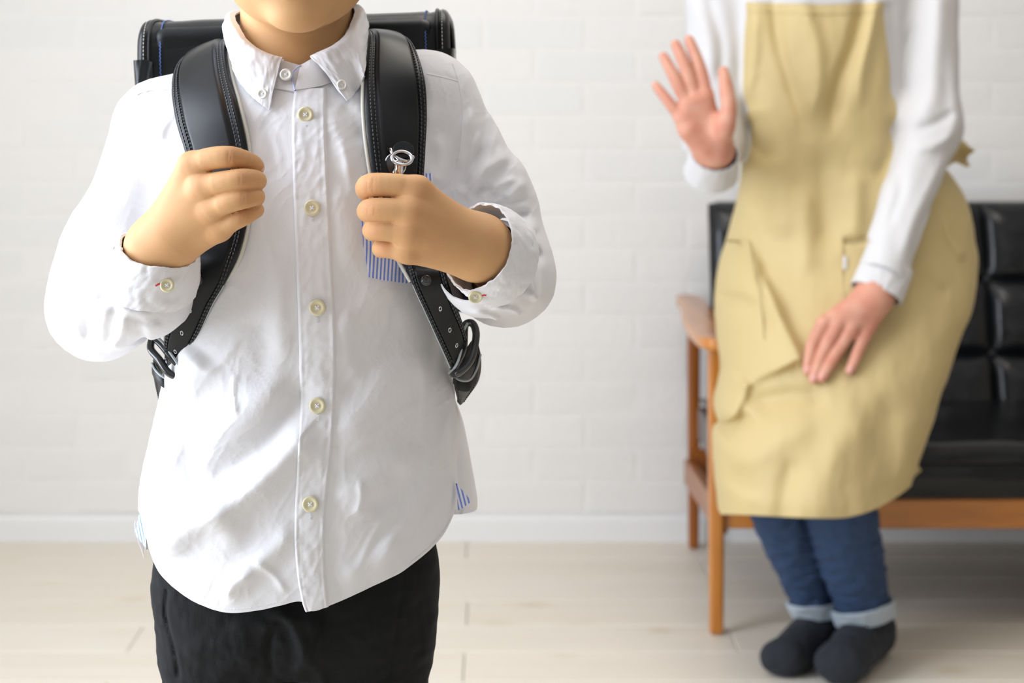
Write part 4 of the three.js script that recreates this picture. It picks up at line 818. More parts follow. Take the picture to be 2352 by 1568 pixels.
{ // the case: body, flap rolled over the top, piped ends, side wings; the bag hangs a little askew
  const tilt = new THREE.Matrix4().makeTranslation(...P(680, 38, 1.66).toArray()).multiply(new THREE.Matrix4().makeRotationZ(0.0375)), put = (g) => g.applyMatrix4(tilt);
  const W = 0.1345, prof = [[-0.036, -0.150], [-0.036, -0.055], [-0.0345, -0.030], [-0.028, -0.012], [-0.016, -0.003], [0, 0], [0.03, 0.0005], [0.11, -0.002], [0.145, -0.010], [0.165, -0.028], [0.172, -0.06], [0.174, -0.16], [0.172, -0.285]].map(([z, y]) => V(0, y, -z));
  const pc = spline(prof), path = (x, inset = 0, n = 90) => { const o = []; for (let i = 0; i <= n; i++) { const p = pc.getPoint(i / n), t = pc.getTangent(i / n); o.push(V(x, p.y - inset * Math.abs(t.z) - 0, p.z).add(V(0, t.z * 0, 0)).add(V(0, -t.z * 0, t.y * 0)).addScaledVector(V(0, t.z, -t.y), inset ? 0 : 0)); } return o; };
  // outward offset of the profile
  const off = (x, k, n = 90) => { const o = []; for (let i = 0; i <= n; i++) { const p = pc.getPoint(i / n), t = pc.getTangent(i / n); o.push(V(x, p.y - t.z * k, p.z + t.y * k)); } return o; };
  const flapRows = (xs) => { const r = []; for (let i = 0; i <= 90; i++) r.push(xs.map(([x, k]) => off(x, k)[i])); return r; };
  const xs = []; for (let i = 0; i <= 40; i++) { const x = lerp(-W + 0.011, W - 0.011, i / 40), e = (W - 0.011 - Math.abs(x)) / 0.012; xs.push([x, e < 1 ? -0.0012 * (1 - Math.abs(1 - 2 * e)) : 0.0006 * noise2(x * 20, 4)]); }
  const cols = xs.map(([x, k]) => off(x, k)), rows = []; for (let i = 0; i <= 90; i++) rows.push(cols.map((c) => c[i]));
  const flap = part('flap', put(geom(solid(sheet(rows, false), 0.003), (x, y, z) => [x * 4, (y + z) * 4])), calf, bag);
  const body = box(-W + 0.012, W - 0.012, -0.315, -0.006, -0.168, 0.033, 0.012);
  part('case', put(setUV(body, (x, y, z) => [x * 4 + z * 4, y * 4])), calf, bag);
  for (const s of [-1, 1]) {
    const band = []; for (let i = 0; i <= 90; i++) { const row = []; for (let j = 0; j <= 8; j++) { const u = j / 8, x = s * lerp(W - 0.0105, W + 0.0005, u); row.push(off(x, 0.0014 * Math.sin(Math.PI * u) - 0.006 * Math.pow(u, 5))[i]); } band.push(s > 0 ? row : row.reverse()); }
    part('edge_band', put(geom(solid(sheet(band, false), 0.0025), (x, y, z) => [x * 4, (y + z) * 4])), calf, bag);
    part('piping', put(tube(off(s * (W - 0.0108), 0.0011, 60), 0.0015, 120, 8)), calf, bag);
    const st = beads(off(s * (W - 0.0062), 0.0016, 60).slice(0, 40), 0.0034, 0.00035, 0.0028, null); part('stitching', put(join(st)), paleTrim, bag, null, 'stuff');
    // blue zigzag seam on the flap
    const zz = off(s * (W - 0.0205), 0.0006, 160).slice(16, 120).map((p, i) => p.add(V(i % 2 ? 0.00045 : -0.00045, 0, 0))); part('seam', put(tube(zz, 0.00042, 300, 5)), blueThread, bag, 'blue zigzag seam');
    // wing holding the side under the flap
    const wing = []; for (let i = 0; i <= 16; i++) { const v = i / 16, row = []; for (let j = 0; j <= 14; j++) { const u = j / 14, a = u * 1.5; row.push(V(s * (W + 0.0035 - 0.018 * Math.max(0, u - 0.35) / 0.65 - 0.004 * Math.pow(1 - u, 2) * v), -0.0335 - v * 0.07 - 0.004 * (u > 0.8 && v < 0.15 ? (u - 0.8) * 3 : 0), lerp(-0.05, 0.0405, Math.sin(Math.min(1, u / 0.5) * Math.PI / 2)) + 0.0006 * Math.sin(u * 20 + v * 9))); } wing.push(s < 0 ? row : row.reverse()); }
    part('side_wing', put(geom(solid(sheet(wing, true), 0.0018), (x, y) => [x * 4, y * 4])), calf, bag);
  }
}
// a strap from stations [left px, py, right px, py, depth or null to lie on the shirt]
function strap(st, inner, o) {
  const n = st.length, res = 130, A = [], B = [];
  for (const [lx, ly, rx, ry, dl, dr] of st) {
    let da = dl ?? chestZ(lx, ly, 0.0042), db = dr ?? dl ?? chestZ(rx, ry, 0.0042);
    if (!dl) for (const u of [0.25, 0.5, 0.75]) { const gap = lerp(da, db, u) - chestZ(lerp(lx, rx, u), lerp(ly, ry, u), 0.002); if (gap > 0) { da -= gap; db -= gap; } }
    A.push(P(lx, ly, da)); B.push(P(rx, ry, db));
  }
  const ca = spline(A), cb = spline(B), N = 44, frame = (t) => { const a = ca.getPoint(t), b = cb.getPoint(t), e = Math.min(0.999, t + 0.004), f = Math.max(0, t - 0.004), T = ca.getPoint(e).add(cb.getPoint(e)).sub(ca.getPoint(f)).sub(cb.getPoint(f)).normalize(), X = b.clone().sub(a).normalize(); return { a, b, nrm: X.clone().cross(T).normalize().multiplyScalar(-1) }; };
  const pad = (t) => lerp(1, 0.3, sstep(o.padEnd - 0.12, o.padEnd + 0.06, t));
  const height = (u, t) => { const e = Math.min(u, 1 - u); return 0.0034 + (e < 0.035 ? -0.0022 * (1 - e / 0.035) ** 2 : 0) + pad(t) * (0.0021 * sstep(0.145, 0.21, e) + 0.0024 * (1 - (2 * u - 1) ** 2)) - 0.0009 * Math.exp(-(((e - 0.15) / 0.014) ** 2)); };
  const at = (u, t, k = 0) => { const f = frame(t); return f.a.lerp(f.b, u).addScaledVector(f.nrm, height(u, t) + k); };
  const rows = []; for (let i = 0; i <= res; i++) { const row = []; for (let j = 0; j <= N; j++) row.push(at(j / N, i / res)); rows.push(row); }
  const m = sheet(rows, true), s = part('shoulder_strap', geom(solid(m, 0.0055), (x, y, z) => [x * 4, y * 4]), calf, bag);
  // lower strap piece in a flatter finish would hide the change of sheen: one leather throughout
  const stitches = [];
  for (const u of [0.065, 0.125, 0.875, 0.935]) { const pts = []; for (let i = 0; i <= 60; i++) pts.push(at(u, lerp(0.1, 0.985, i / 60), 0.0002)); stitches.push(...beads(pts, 0.0034, 0.00062, 0.0031)); }
  part('stitching', join(stitches), blackThread, s, null, 'stuff');
  const trim = []; for (let i = 0; i <= 60; i++) trim.push(at(inner ? 1.012 : -0.012, lerp(0.12, o.trimEnd, i / 60), -0.0012)); part('edge_trim', tube(trim, 0.0016, 140, 8), paleTrim, s, 'pale piping along the inner edge');
  const trim2 = []; for (let i = 0; i <= 30; i++) trim2.push(at(inner ? 0.985 : 0.015, lerp(o.trimEnd + 0.01, 0.995, i / 30), -0.0004)); part('edge_trim', tube(trim2, 0.0008, 60, 6), greyTrim, s, 'grey reflective line along the inner edge');
  for (const [t, u] of o.rivet) { const p = at(u, t, 0.0004), f = frame(t).nrm, q = new THREE.Quaternion().setFromUnitVectors(V(0, 1, 0), f); part('rivet', new THREE.LatheGeometry([[0, 0.0010], [0.5, 0.0013], [0.78, 0.0013], [0.86, 0.0004], [1, 0.0009], [1.15, 0]].map(([a, b]) => new THREE.Vector2(a * 0.0035, b)), 24).applyQuaternion(q).translate(...p.toArray()), blackSteel, s); }
  for (const t of o.holes) { const p = at(0.5, t, -0.0001), f = frame(t), q = new THREE.Quaternion().setFromUnitVectors(V(0, 0, 1), f.nrm); part('eyelet', new THREE.TorusGeometry(0.0015, 0.00045, 8, 18).scale(0.65, 1.2, 1).applyQuaternion(q).translate(...p.toArray()), chrome, s); }
  return { s, at, frame };
}
const strapL = strap([[462, 150, 560, 112, 1.655], [430, 138, 532, 98, 1.600], [404, 166, 521, 108, 1.555, 1.549], [396, 210, 528, 168, 1.523, 1.507], [407, 285, 549, 248], [427, 352, 567, 330], [444, 425, 574, 425], [450, 505, 567, 512], [440, 585, 549, 585], [419, 640, 523, 640, 1.454], [399, 690, 492, 692, 1.459], [384, 742, 464, 752, 1.468], [378, 788, 436, 806, 1.480], [388, 828, 416, 858, 1.495]], true, { padEnd: 0.5, trimEnd: 0.70, rivet: [[0.695, 0.36]], holes: [0.79, 0.86, 0.925] });
const strapR = strap([[806, 100, 900, 92, 1.655], [826, 84, 926, 92, 1.600], [842, 92, 955, 122, 1.538, 1.538], [837, 168, 976, 192, 1.499, 1.508], [838, 260, 979, 270], [847, 350, 975, 350], [862, 440, 972, 430], [886, 530, 985, 510], [919, 596, 1006, 580], [944, 645, 1026, 634, 1.449], [975, 712, 1044, 690, 1.458], [1005, 782, 1060, 735, 1.468], [1031, 846, 1068, 775, 1.482]], false, { padEnd: 0.5, trimEnd: 0.75, rivet: [[0.755, 0.42]], holes: [0.835, 0.905, 0.96] });
// chrome swivel hook on the wearer's left strap
{
  const c = chestZ(918, 365, 0.0205), s = strapR.s, hook = part('hook', (() => {
    const ring = new THREE.TorusGeometry(0.0070, 0.0014, 14, 44).scale(1.08, 0.86, 1).rotateX(-0.6).rotateZ(-0.12).translate(...P(923, 363, c - 0.007).toArray());
    const post = new THREE.LatheGeometry([[0.0001, 0.0095], [0.0034, 0.0092], [0.0041, 0.0075], [0.0038, 0.004], [0.0043, 0.0012], [0.0048, 0]].map(([a, b]) => new THREE.Vector2(a, b)), 20).rotateX(0.55).rotateZ(-0.16).translate(...P(914, 392, c + 0.001).toArray());
    const half = tube([P(897, 343, c + 0.003), P(901, 352, c - 0.001), P(921, 366, c - 0.003), P(942, 369, c - 0.001), P(949, 360, c + 0.003)], 0.0015, 30, 8);
    const slot = new RoundedBoxGeometry(0.0048, 0.009, 0.0018, 2, 0.0007).rotateX(-0.5).translate(...P(922, 366, c - 0.001).toArray());
    return join([ring, post, half, slot]);
  })(), chrome, s, 'chrome hook ring');
  part('hook_base', new THREE.LatheGeometry([[0, 0.0022], [0.0068, 0.0022], [0.0078, 0.0015], [0.0082, 0]].map(([a, b]) => new THREE.Vector2(a, b)), 28).rotateX(Math.PI / 2).translate(...P(908, 378, c + 0.006).toArray()), blackSteel, s);
  const rim = []; for (let i = 0; i <= 24; i++) { const a = i / 24 * Math.PI * 2; rim.push(P(908 + Math.cos(a) * 24, 378 + Math.sin(a) * 26, c + 0.0045)); } part('hook_base', tube(rim, 0.0007, 48, 6), chrome, s, 'chrome rim of the hook base');
  part('hook_tab', (() => { const sh = new THREE.Shape(); sh.absellipse(0, 0, 0.0074, 0.0062, 0, Math.PI * 2); return new THREE.ExtrudeGeometry(sh, { depth: 0.002, bevelEnabled: true, bevelSize: 0.0008, bevelThickness: 0.0008, bevelSegments: 2 }).rotateX(-0.4).translate(...P(926, 346, c + 0.001).toArray()); })(), calf, s);
}
// buckles: a square ring where each strap doubles back, the strap end below it and a keeper loop
function buckle(ring, edge, low, keeper, s) {
  part('buckle', tube(ring, 0.0030, 90, 12, true), blackSteel, s);
  part('edge_trim', tube(edge, 0.0011, 40, 8), greyTrim, s, 'grey reflective edge at the buckle');
  const rows = []; const a = spline(low.map((q) => P(q[0], q[1], q[4]))), b = spline(low.map((q) => P(q[2], q[3], q[5] ?? q[4]))); for (let i = 0; i <= 40; i++) { const row = []; for (let j = 0; j <= 14; j++) row.push(a.getPoint(i / 40).lerp(b.getPoint(i / 40), j / 14).add(V(0, 0, 0.004 * Math.sin(j / 14 * Math.PI) - 0.001 * Math.exp(-(((Math.min(j, 14 - j) - 2) / 1) ** 2))))); rows.push(row); }
  part('strap_end', geom(solid(sheet(rows, true), 0.004), (x, y) => [x * 4, y * 4]), calfMatte, s);
  const st = []; for (const u of [0.1, 0.9]) { const pts = []; for (let i = 0; i <= 20; i++) pts.push(a.getPoint(i / 20).lerp(b.getPoint(i / 20), u).add(V(0, 0, 0.0022))); st.push(...beads(pts, 0.0034, 0.0006, 0.003)); } part('stitching', join(st), blackThread, s, null, 'stuff');
  const kr = []; const kc = spline(keeper); for (let i = 0; i <= 30; i++) { const p = kc.getPoint(i / 30), row = []; for (let j = 0; j <= 6; j++) row.push(p.clone().add(V(0, lerp(0.0042, -0.0042, j / 6), 0.001 * Math.sin(j / 6 * Math.PI)))); kr.push(row); }
  part('keeper_loop', geom(solid(sheet(kr, false), 0.002), (x, y) => [x * 4, y * 4]), calfMatte, s);
  part('edge_trim', tube(keeper.map((p) => p.clone().add(V(0, 0.0042, 0.0004))), 0.0009, 40, 6), greyTrim, s, 'grey reflective edge of the keeper loop');
}
buckle([P(352, 776, 1.492), P(366, 786, 1.487), P(392, 818, 1.482), P(414, 846, 1.480), P(411, 864, 1.477), P(390, 858, 1.478), P(366, 826, 1.483), P(346, 798, 1.490)], [P(360, 774, 1.486), P(374, 786, 1.482), P(394, 814, 1.478), P(413, 842, 1.476)],
  [[352, 818, 404, 850, 1.512, 1.498], [351, 845, 402, 875, 1.520, 1.506], [355, 880, 392, 892, 1.536, 1.522], [366, 922, 376, 928, 1.560, 1.552]], [P(349, 846, 1.512), P(356, 860, 1.502), P(372, 876, 1.495), P(390, 884, 1.495), P(402, 880, 1.505)], strapL.s);
buckle([P(1070, 744, 1.492), P(1084, 742, 1.49), P(1093, 760, 1.486), P(1090, 796, 1.482), P(1078, 832, 1.480), P(1050, 858, 1.480), P(1040, 856, 1.486), P(1064, 800, 1.490)], [P(1074, 742, 1.484), P(1064, 762, 1.480), P(1060, 800, 1.478), P(1048, 838, 1.478), P(1031, 857, 1.484)],
  [[1058, 830, 1096, 778, 1.506, 1.520], [1050, 866, 1105, 822, 1.505, 1.524], [1048, 895, 1100, 872, 1.520, 1.536], [1056, 930, 1066, 922, 1.552, 1.56]], [P(1040, 868, 1.500), P(1054, 884, 1.492), P(1076, 886, 1.492), P(1094, 862, 1.503), P(1104, 826, 1.518)], strapR.s);
// ---------------------------------------------------------------- the woman in the apron
const linen = mat({ color: new THREE.Color(0.61, 0.60, 0.595), roughness: 0.9, bumpMap: rep(weave, 4), bumpScale: 0.0006, sheen: 0.2, sheenColor: new THREE.Color(1, 1, 1), sheenRoughness: 0.6 });
const canvasCloth = mat({ color: new THREE.Color(0.56, 0.437, 0.205), roughness: 0.62, bumpMap: rep(slub, 8), bumpScale: 0.0003, sheen: 0.5, sheenColor: new THREE.Color(1.0, 0.9, 0.7), sheenRoughness: 0.45 });
const denimTex = tex(256, 256, (u, v, i, j) => { const d = ((i + j) % 6 < 3 ? 0.03 : -0.02) + 0.05 * periodic(u, v, 30, 60, 4); return [0.15 + d, 0.235 + d, 0.36 + d]; }, true);
const denim = mat({ map: rep(denimTex, 6), roughness: 0.9, bumpMap: rep(slub, 8), bumpScale: 0.0004 }), denimPale = mat({ color: new THREE.Color(0.42, 0.48, 0.53), roughness: 0.9, bumpMap: rep(slub, 8), bumpScale: 0.0004 });
const sockWool = mat({ color: new THREE.Color(0.0175, 0.0205, 0.026), roughness: 0.95, bumpMap: rep(slub, 14), bumpScale: 0.0008, sheen: 0.3, sheenColor: new THREE.Color(0.3, 0.33, 0.4), sheenRoughness: 0.5 });
const woman = thing('person', 'woman in a beige apron, white blouse and rolled jeans waving before the sofa', 'person', P(1930, 1500, 3.0).setY(0));
const wf = new Folds(1500, 2320, -220, 1260, 3, 2.95);
{
  const s = (p, w, mm, sd, tp) => wf.stroke(p, w, mm, sd, tp);
  // bib
  s([[1735, 0], [1730, 120], [1712, 260]], 18, 6, 0.3, 0.5); s([[1780, 0], [1795, 120], [1830, 240], [1860, 330]], 15, -5, 0, 0.5); s([[1840, 10], [1868, 110], [1870, 200], [1835, 320]], 24, 6, -0.3, 0.5); s([[1985, 0], [1960, 100], [1920, 210], [1905, 330]], 18, -8, 0, 0.5);
  s([[2010, 10], [1975, 150], [1965, 260]], 16, 4, 0, 0.5); s([[2045, 20], [2060, 130], [2058, 250]], 15, -5, 0, 0.5); s([[1740, 250], [1750, 330], [1775, 380]], 20, -5);
  // waist to thighs
  s([[1760, 330], [1790, 450], [1800, 560]], 34, 6); s([[1880, 330], [1895, 460], [1900, 600]], 30, -6); s([[1960, 380], [1960, 480], [1950, 560]], 26, 5); s([[1840, 420], [1850, 520], [1840, 640]], 26, 5); s([[2060, 260], [2045, 350], [2010, 420]], 22, -7);
  // pocket side folded towards the light
  // pocket side folded towards the light: a long slope rising to a sharp edge
  { const R = curve1([540, 600, 700, 795, 840], [1720, 1730, 1768, 1806, 1812]), Lw = curve1([1640, 1690, 1740, 1806], [905, 868, 836, 797]); wf.add((x, y) => { if (x < 1600 || x > 1880 || y < 520 || y > 960) return 0; const r = R(y), l = Lw(x), gx = x < r ? Math.exp(-(((r - x) / 85) ** 2)) : Math.exp(-(((x - r) / 17) ** 2)), gy = y < l ? 1 : Math.exp(-(((y - l) / 17) ** 2)); return 15 * gx * gy * sstep(530, 660, y); }); }
  s([[1740, 600], [1752, 680], [1758, 770]], 10, -4); s([[1660, 700], [1700, 690], [1740, 710]], 16, -4);
  s([[1700, 920], [1790, 890], [1880, 880]], 24, -8); s([[1650, 970], [1690, 890], [1700, 850]], 16, 8); s([[1655, 1060], [1740, 980], [1850, 930]], 34, 6); s([[1650, 1000], [1680, 960], [1720, 930]], 12, -5);
  s([[1830, 1185], [1850, 1060], [1900, 960], [1960, 900]], 44, 7); s([[2000, 1140], [1990, 1000], [2030, 860]], 40, -5); s([[1680, 1180], [1690, 1080]], 26, 4); s([[1760, 1190], [1775, 1080], [1800, 1000]], 22, -4);
  s([[2160, 480], [2190, 560], [2225, 600]], 12, 4); s([[2100, 620], [2140, 660], [2180, 680]], 20, -4); s([[1925, 548], [1960, 552], [1990, 545]], 7, -4);
  // blouse sleeves
  s([[1600, 0], [1630, 80], [1640, 200]], 16, 5, 0, 0.5); s([[1640, 0], [1665, 100], [1660, 200]], 12, -5, 0, 0.5); s([[1585, 380], [1640, 385], [1690, 360]], 10, 4); s([[1600, 330], [1590, 360], [1605, 395]], 8, -3);
  s([[2165, 0], [2150, 120], [2130, 230], [2075, 300]], 22, 8, 0.3, 0.5); s([[2110, 40], [2090, 150], [2080, 250]], 14, -5); s([[2200, 250], [2150, 280], [2090, 300]], 12, -5); s([[2190, 300], [2140, 330], [2075, 340]], 14, 6); s([[2180, 330], [2120, 420], [2060, 520], [2030, 600]], 14, 4); s([[2150, 430], [2090, 520], [2060, 610]], 10, -4); s([[2060, 370], [2050, 440], [2010, 520]], 10, -4); s([[2200, 120], [2190, 250], [2180, 330]], 16, 4);
  wf.add((x, y) => 0.7 * noise2(x / 80, y / 130) + 0.2 * noise2(x / 34, y / 60 + 7));
}
const withFolds = (f, k = 1) => (x, y, z) => { const d = f(x, y, z); return Math.abs(d) > 0.05 ? d : d - k * wf.at(x, y) * sstep(-3.10, -3.03, z); };
const wTrunk = trunk([[-200, 1740, 2050, 2.975, 3.05, 3.13], [-130, 1668, 2118, 2.95, 3.05, 3.14], [0, 1672, 2098, 2.945, 3.05, 3.145], [150, 1694, 2080, 2.94, 3.05, 3.14], [300, 1712, 2100, 2.945, 3.05, 3.14], [430, 1706, 2180, 2.95, 3.06, 3.17], [560, 1680, 2215, 2.94, 3.07, 3.2], [700, 1670, 2205, 2.90, 3.06, 3.2]], 2.35);
const wApron = trunk([[-30, 1682, 2070, 2.938, 3.05, 3.13], [60, 1686, 2071, 2.932, 3.05, 3.13], [150, 1692, 2073, 2.93, 3.05, 3.13], [300, 1706, 2096, 2.932, 3.05, 3.14], [430, 1699, 2200, 2.935, 3.07, 3.18], [560, 1668, 2236, 2.925, 3.07, 3.21], [680, 1645, 2230, 2.89, 3.06, 3.21], [760, 1647, 2200, 2.86, 3.04, 3.2], [850, 1658, 2166, 2.83, 3.01, 3.18], [930, 1648, 2140, 2.81, 2.99, 3.15], [1000, 1640, 2117, 2.795, 2.975, 3.12], [1100, 1643, 2082, 2.785, 2.955, 3.1], [1150, 1650, 2060, 2.785, 2.95, 3.09], [1260, 1656, 2010, 2.79, 2.95, 3.08]], 2.25);
const wArmA = blend(0.03, cone(P(1652, -110, 3.05), P(1640, 330, 3.03), 0.052, 0.044), cone(P(1640, 330, 3.03), P(1642, 352, 2.87), 0.043, 0.034));
const wArmB = blend(0.035, cone(P(2128, -110, 3.05), P(2134, 290, 2.985), 0.051, 0.046), cone(P(2134, 290, 2.985), P(2022, 650, 2.865), 0.046, 0.035));
const wCut = (c, n, R) => (x, y, z) => Math.hypot(x - c.x, y - c.y, z - c.z) > R ? -1 : (x - c.x) * n.x + (y - c.y) * n.y + (z - c.z) * n.z;
{
  const shoulders = blend(0.04, cone(P(1880, -185, 3.06), P(1690, -120, 3.055), 0.045, 0.05), cone(P(1880, -185, 3.06), P(2090, -120, 3.065), 0.045, 0.05));
  const body = blend(0.03, wTrunk, shoulders), f = withFolds((x, y, z) => smin(smin(body(x, y, z), wArmA(x, y, z), 0.02), wArmB(x, y, z), 0.02));
  let m = meshField(f, V(0.24, 0.40, -3.26), V(0.84, 1.30, -2.80), 0.0042);
  m = clip(m, wCut(P(1644, 350, 2.868), V(0.05, 0.35, 0.93).normalize(), 0.075)); m = clip(m, wCut(P(2022, 645, 2.888), V(-0.42, -0.80, 0.43).normalize(), 0.075)); m = clip(m, (x, y) => 0.50 - y);
  const neck = cone(P(1882, -260, 3.06), P(1882, -120, 3.05), 0.055, 0.06); m = clip(m, (x, y, z) => -neck(x, y, z));
  const arm = (g) => (x, y, z) => g(x, y, z) - body(x, y, z) + 0.003, inv = (g) => (x, y, z) => -g(x, y, z);
  const a = clip(m, arm(wArmA)), r1 = clip(m, inv(arm(wArmA))), b = clip(r1, arm(wArmB)), r2 = clip(r1, inv(arm(wArmB)));
  const uv = (x, y, z) => [x + z, y], blouse = part('blouse', geom(solid(r2, 0.0015), uv), linen, woman, 'white gathered blouse');
  part('sleeve', geom(solid(a, 0.0015), uv), linen, blouse); part('sleeve', geom(solid(b, 0.0015), uv), linen, blouse);
  const ring = (c, n, e, r1, r2, len, t) => { const e1 = e.clone().addScaledVector(n, -e.dot(n)).normalize(), e2 = n.clone().cross(e1), rows = []; for (let j = 0; j <= 10; j++) { const u = j / 10, row = []; for (let i = 0; i <= 72; i++) { const w = i / 72 * Math.PI * 2, r = lerp(r1, r2, u) + 0.0012 * noise2(Math.cos(w) * 3, Math.sin(w) * 3 + u); row.push(c.clone().addScaledVector(e1, Math.cos(w) * r).addScaledVector(e2, Math.sin(w) * r * 0.92).addScaledVector(n, -u * len)); } rows.push(row); } return part('cuff', geom(solid(sheet(rows, false), t), uv), linen, blouse); };
  ring(P(1643, 352, 2.850), V(0.05, 0.62, 0.78).normalize(), V(1, 0.12, 0), 0.0345, 0.0400, 0.05, 0.002);
  ring(P(2012, 674, 2.868), V(-0.42, -0.85, 0.30).normalize(), V(1, -0.2, 0.3), 0.0385, 0.0375, 0.052, 0.002);
}
const apronField = withFolds(wApron, 1.8);
const apronD = (px, py, off = 0) => { let d = 2.88; for (let i = 0; i < 4; i++) { const q = P(px, py, d), z = frontZ(apronField, q.x, q.y, 2.6, 3.2); d = z === null ? 2.98 : -z; } return d - off; };
{
  let m = meshField(apronField, V(0.30, 0.26, -3.24), V(0.80, 1.09, -2.74), 0.0036);
  m = clip(m, (x, y, z) => { const py = toPy(y, 2.93), px = toPx(x, 2.93); return (11 - Math.abs(px - 1890) * 0.05 - py) * 1e-3; });        // top of the bib
  m = clip(m, (x, y, z) => { const d = -z, px = toPx(x, d), py = toPy(y, d); return (py - (1181 + 9 * sstep(1650, 1900, px) - 46 * (Math.max(0, px - 1915) / 140) ** 2)) * 1e-3; }); // hem
  m = clip(m, (x, y, z) => (toPy(y, 3.0) < 260 ? -3.005 - z : -3.13 - z));           // open at the back
  const apron = part('apron', geom(solid(m, 0.0016), (x, y, z) => [x + z * 0.8, y]), canvasCloth, woman, 'beige cotton apron with a bib');
  // hems of the bib and skirt as stitched bands
  const band = (x0, x1, yf, h) => { const rows = []; for (let j = 0; j <= 4; j++) { const row = []; for (let i = 0; i <= 60; i++) { const x = lerp(x0, x1, i / 60), y = yf(x) + h * j / 4; row.push(P(x, y, apronD(x, y, 0.0012))); } rows.push(row); } return geom(solid(sheet(rows, true), 0.0012), (x, y) => [x, y]); };
  part('hem_band', band(1700, 2056, (x) => 13 - Math.abs(x - 1890) * 0.05, 20), canvasCloth, apron);
  part('hem_band', band(1665, 1985, (x) => 1161 + 9 * sstep(1650, 1900, x) - 46 * (Math.max(0, x - 1915) / 140) ** 2, 18), canvasCloth, apron);
  // side pockets: edge strip of each opening
  const strip = (pts, r) => tube(pts.map(([x, y]) => P(x, y, apronD(x, y, 0.0004))), r, 40, 6);
  part('pocket_edge', join([strip([[1672, 553], [1698, 554], [1724, 556]], 0.0018), strip([[1724, 556], [1732, 620], [1748, 700], [1756, 780]], 0.0012)]), canvasCloth, apron);
  part('pocket_edge', join([strip([[1936, 546], [1960, 552], [1990, 550]], 0.0018), strip([[1936, 546], [1936, 640], [1942, 720]], 0.0012)]), canvasCloth, apron);
  part('tag', (() => { const rows = []; for (let j = 0; j <= 4; j++) { const row = []; for (let i = 0; i <= 3; i++) { const x = lerp(1936, 1944, i / 3), y = lerp(588, 618, j / 4); row.push(P(x, y, apronD(x, y, 0.003))); } rows.push(row); } return geom(solid(sheet(rows, true), 0.001), (x, y) => [x, y]); })(), linen, apron, 'small white cloth tag');
  // bow of the waist tie showing behind the hip, and the back corner of the skirt
  { const rows = [], c = [P(2188, 322, 3.14), P(2237, 337, 3.16), P(2180, 385, 3.13), P(2226, 372, 3.16)]; for (let j = 0; j <= 12; j++) { const row = []; for (let i = 0; i <= 12; i++) { const u = i / 12, v = j / 12; row.push(c[0].clone().lerp(c[1], u).lerp(c[2].clone().lerp(c[3], u), v).add(V(-0.004 * Math.sin(v * Math.PI) * u, 0.006 * Math.sin(u * 5), 0.012 * Math.sin(v * 5 + u * 2)))); } rows.push(row); } part('tie_bow', geom(solid(sheet(rows, true), 0.0015), (x, y) => [x, y]), canvasCloth, apron); }
  const tri = []; for (let j = 0; j <= 10; j++) { const A = P(2085, 1030, 3.13).lerp(P(2116, 1080, 3.16), j / 10), B = P(2040, 1060, 3.08).lerp(P(2052, 1128, 3.08), j / 10), row = []; for (let i = 0; i <= 8; i++) row.push(B.clone().lerp(A, i / 8).add(V(0, 0, 0.006 * Math.sin(i / 8 * Math.PI)))); tri.push(row); }
  part('back_corner', geom(solid(sheet(tri, true), 0.0016), (x, y) => [x, y]), canvasCloth, apron);
}
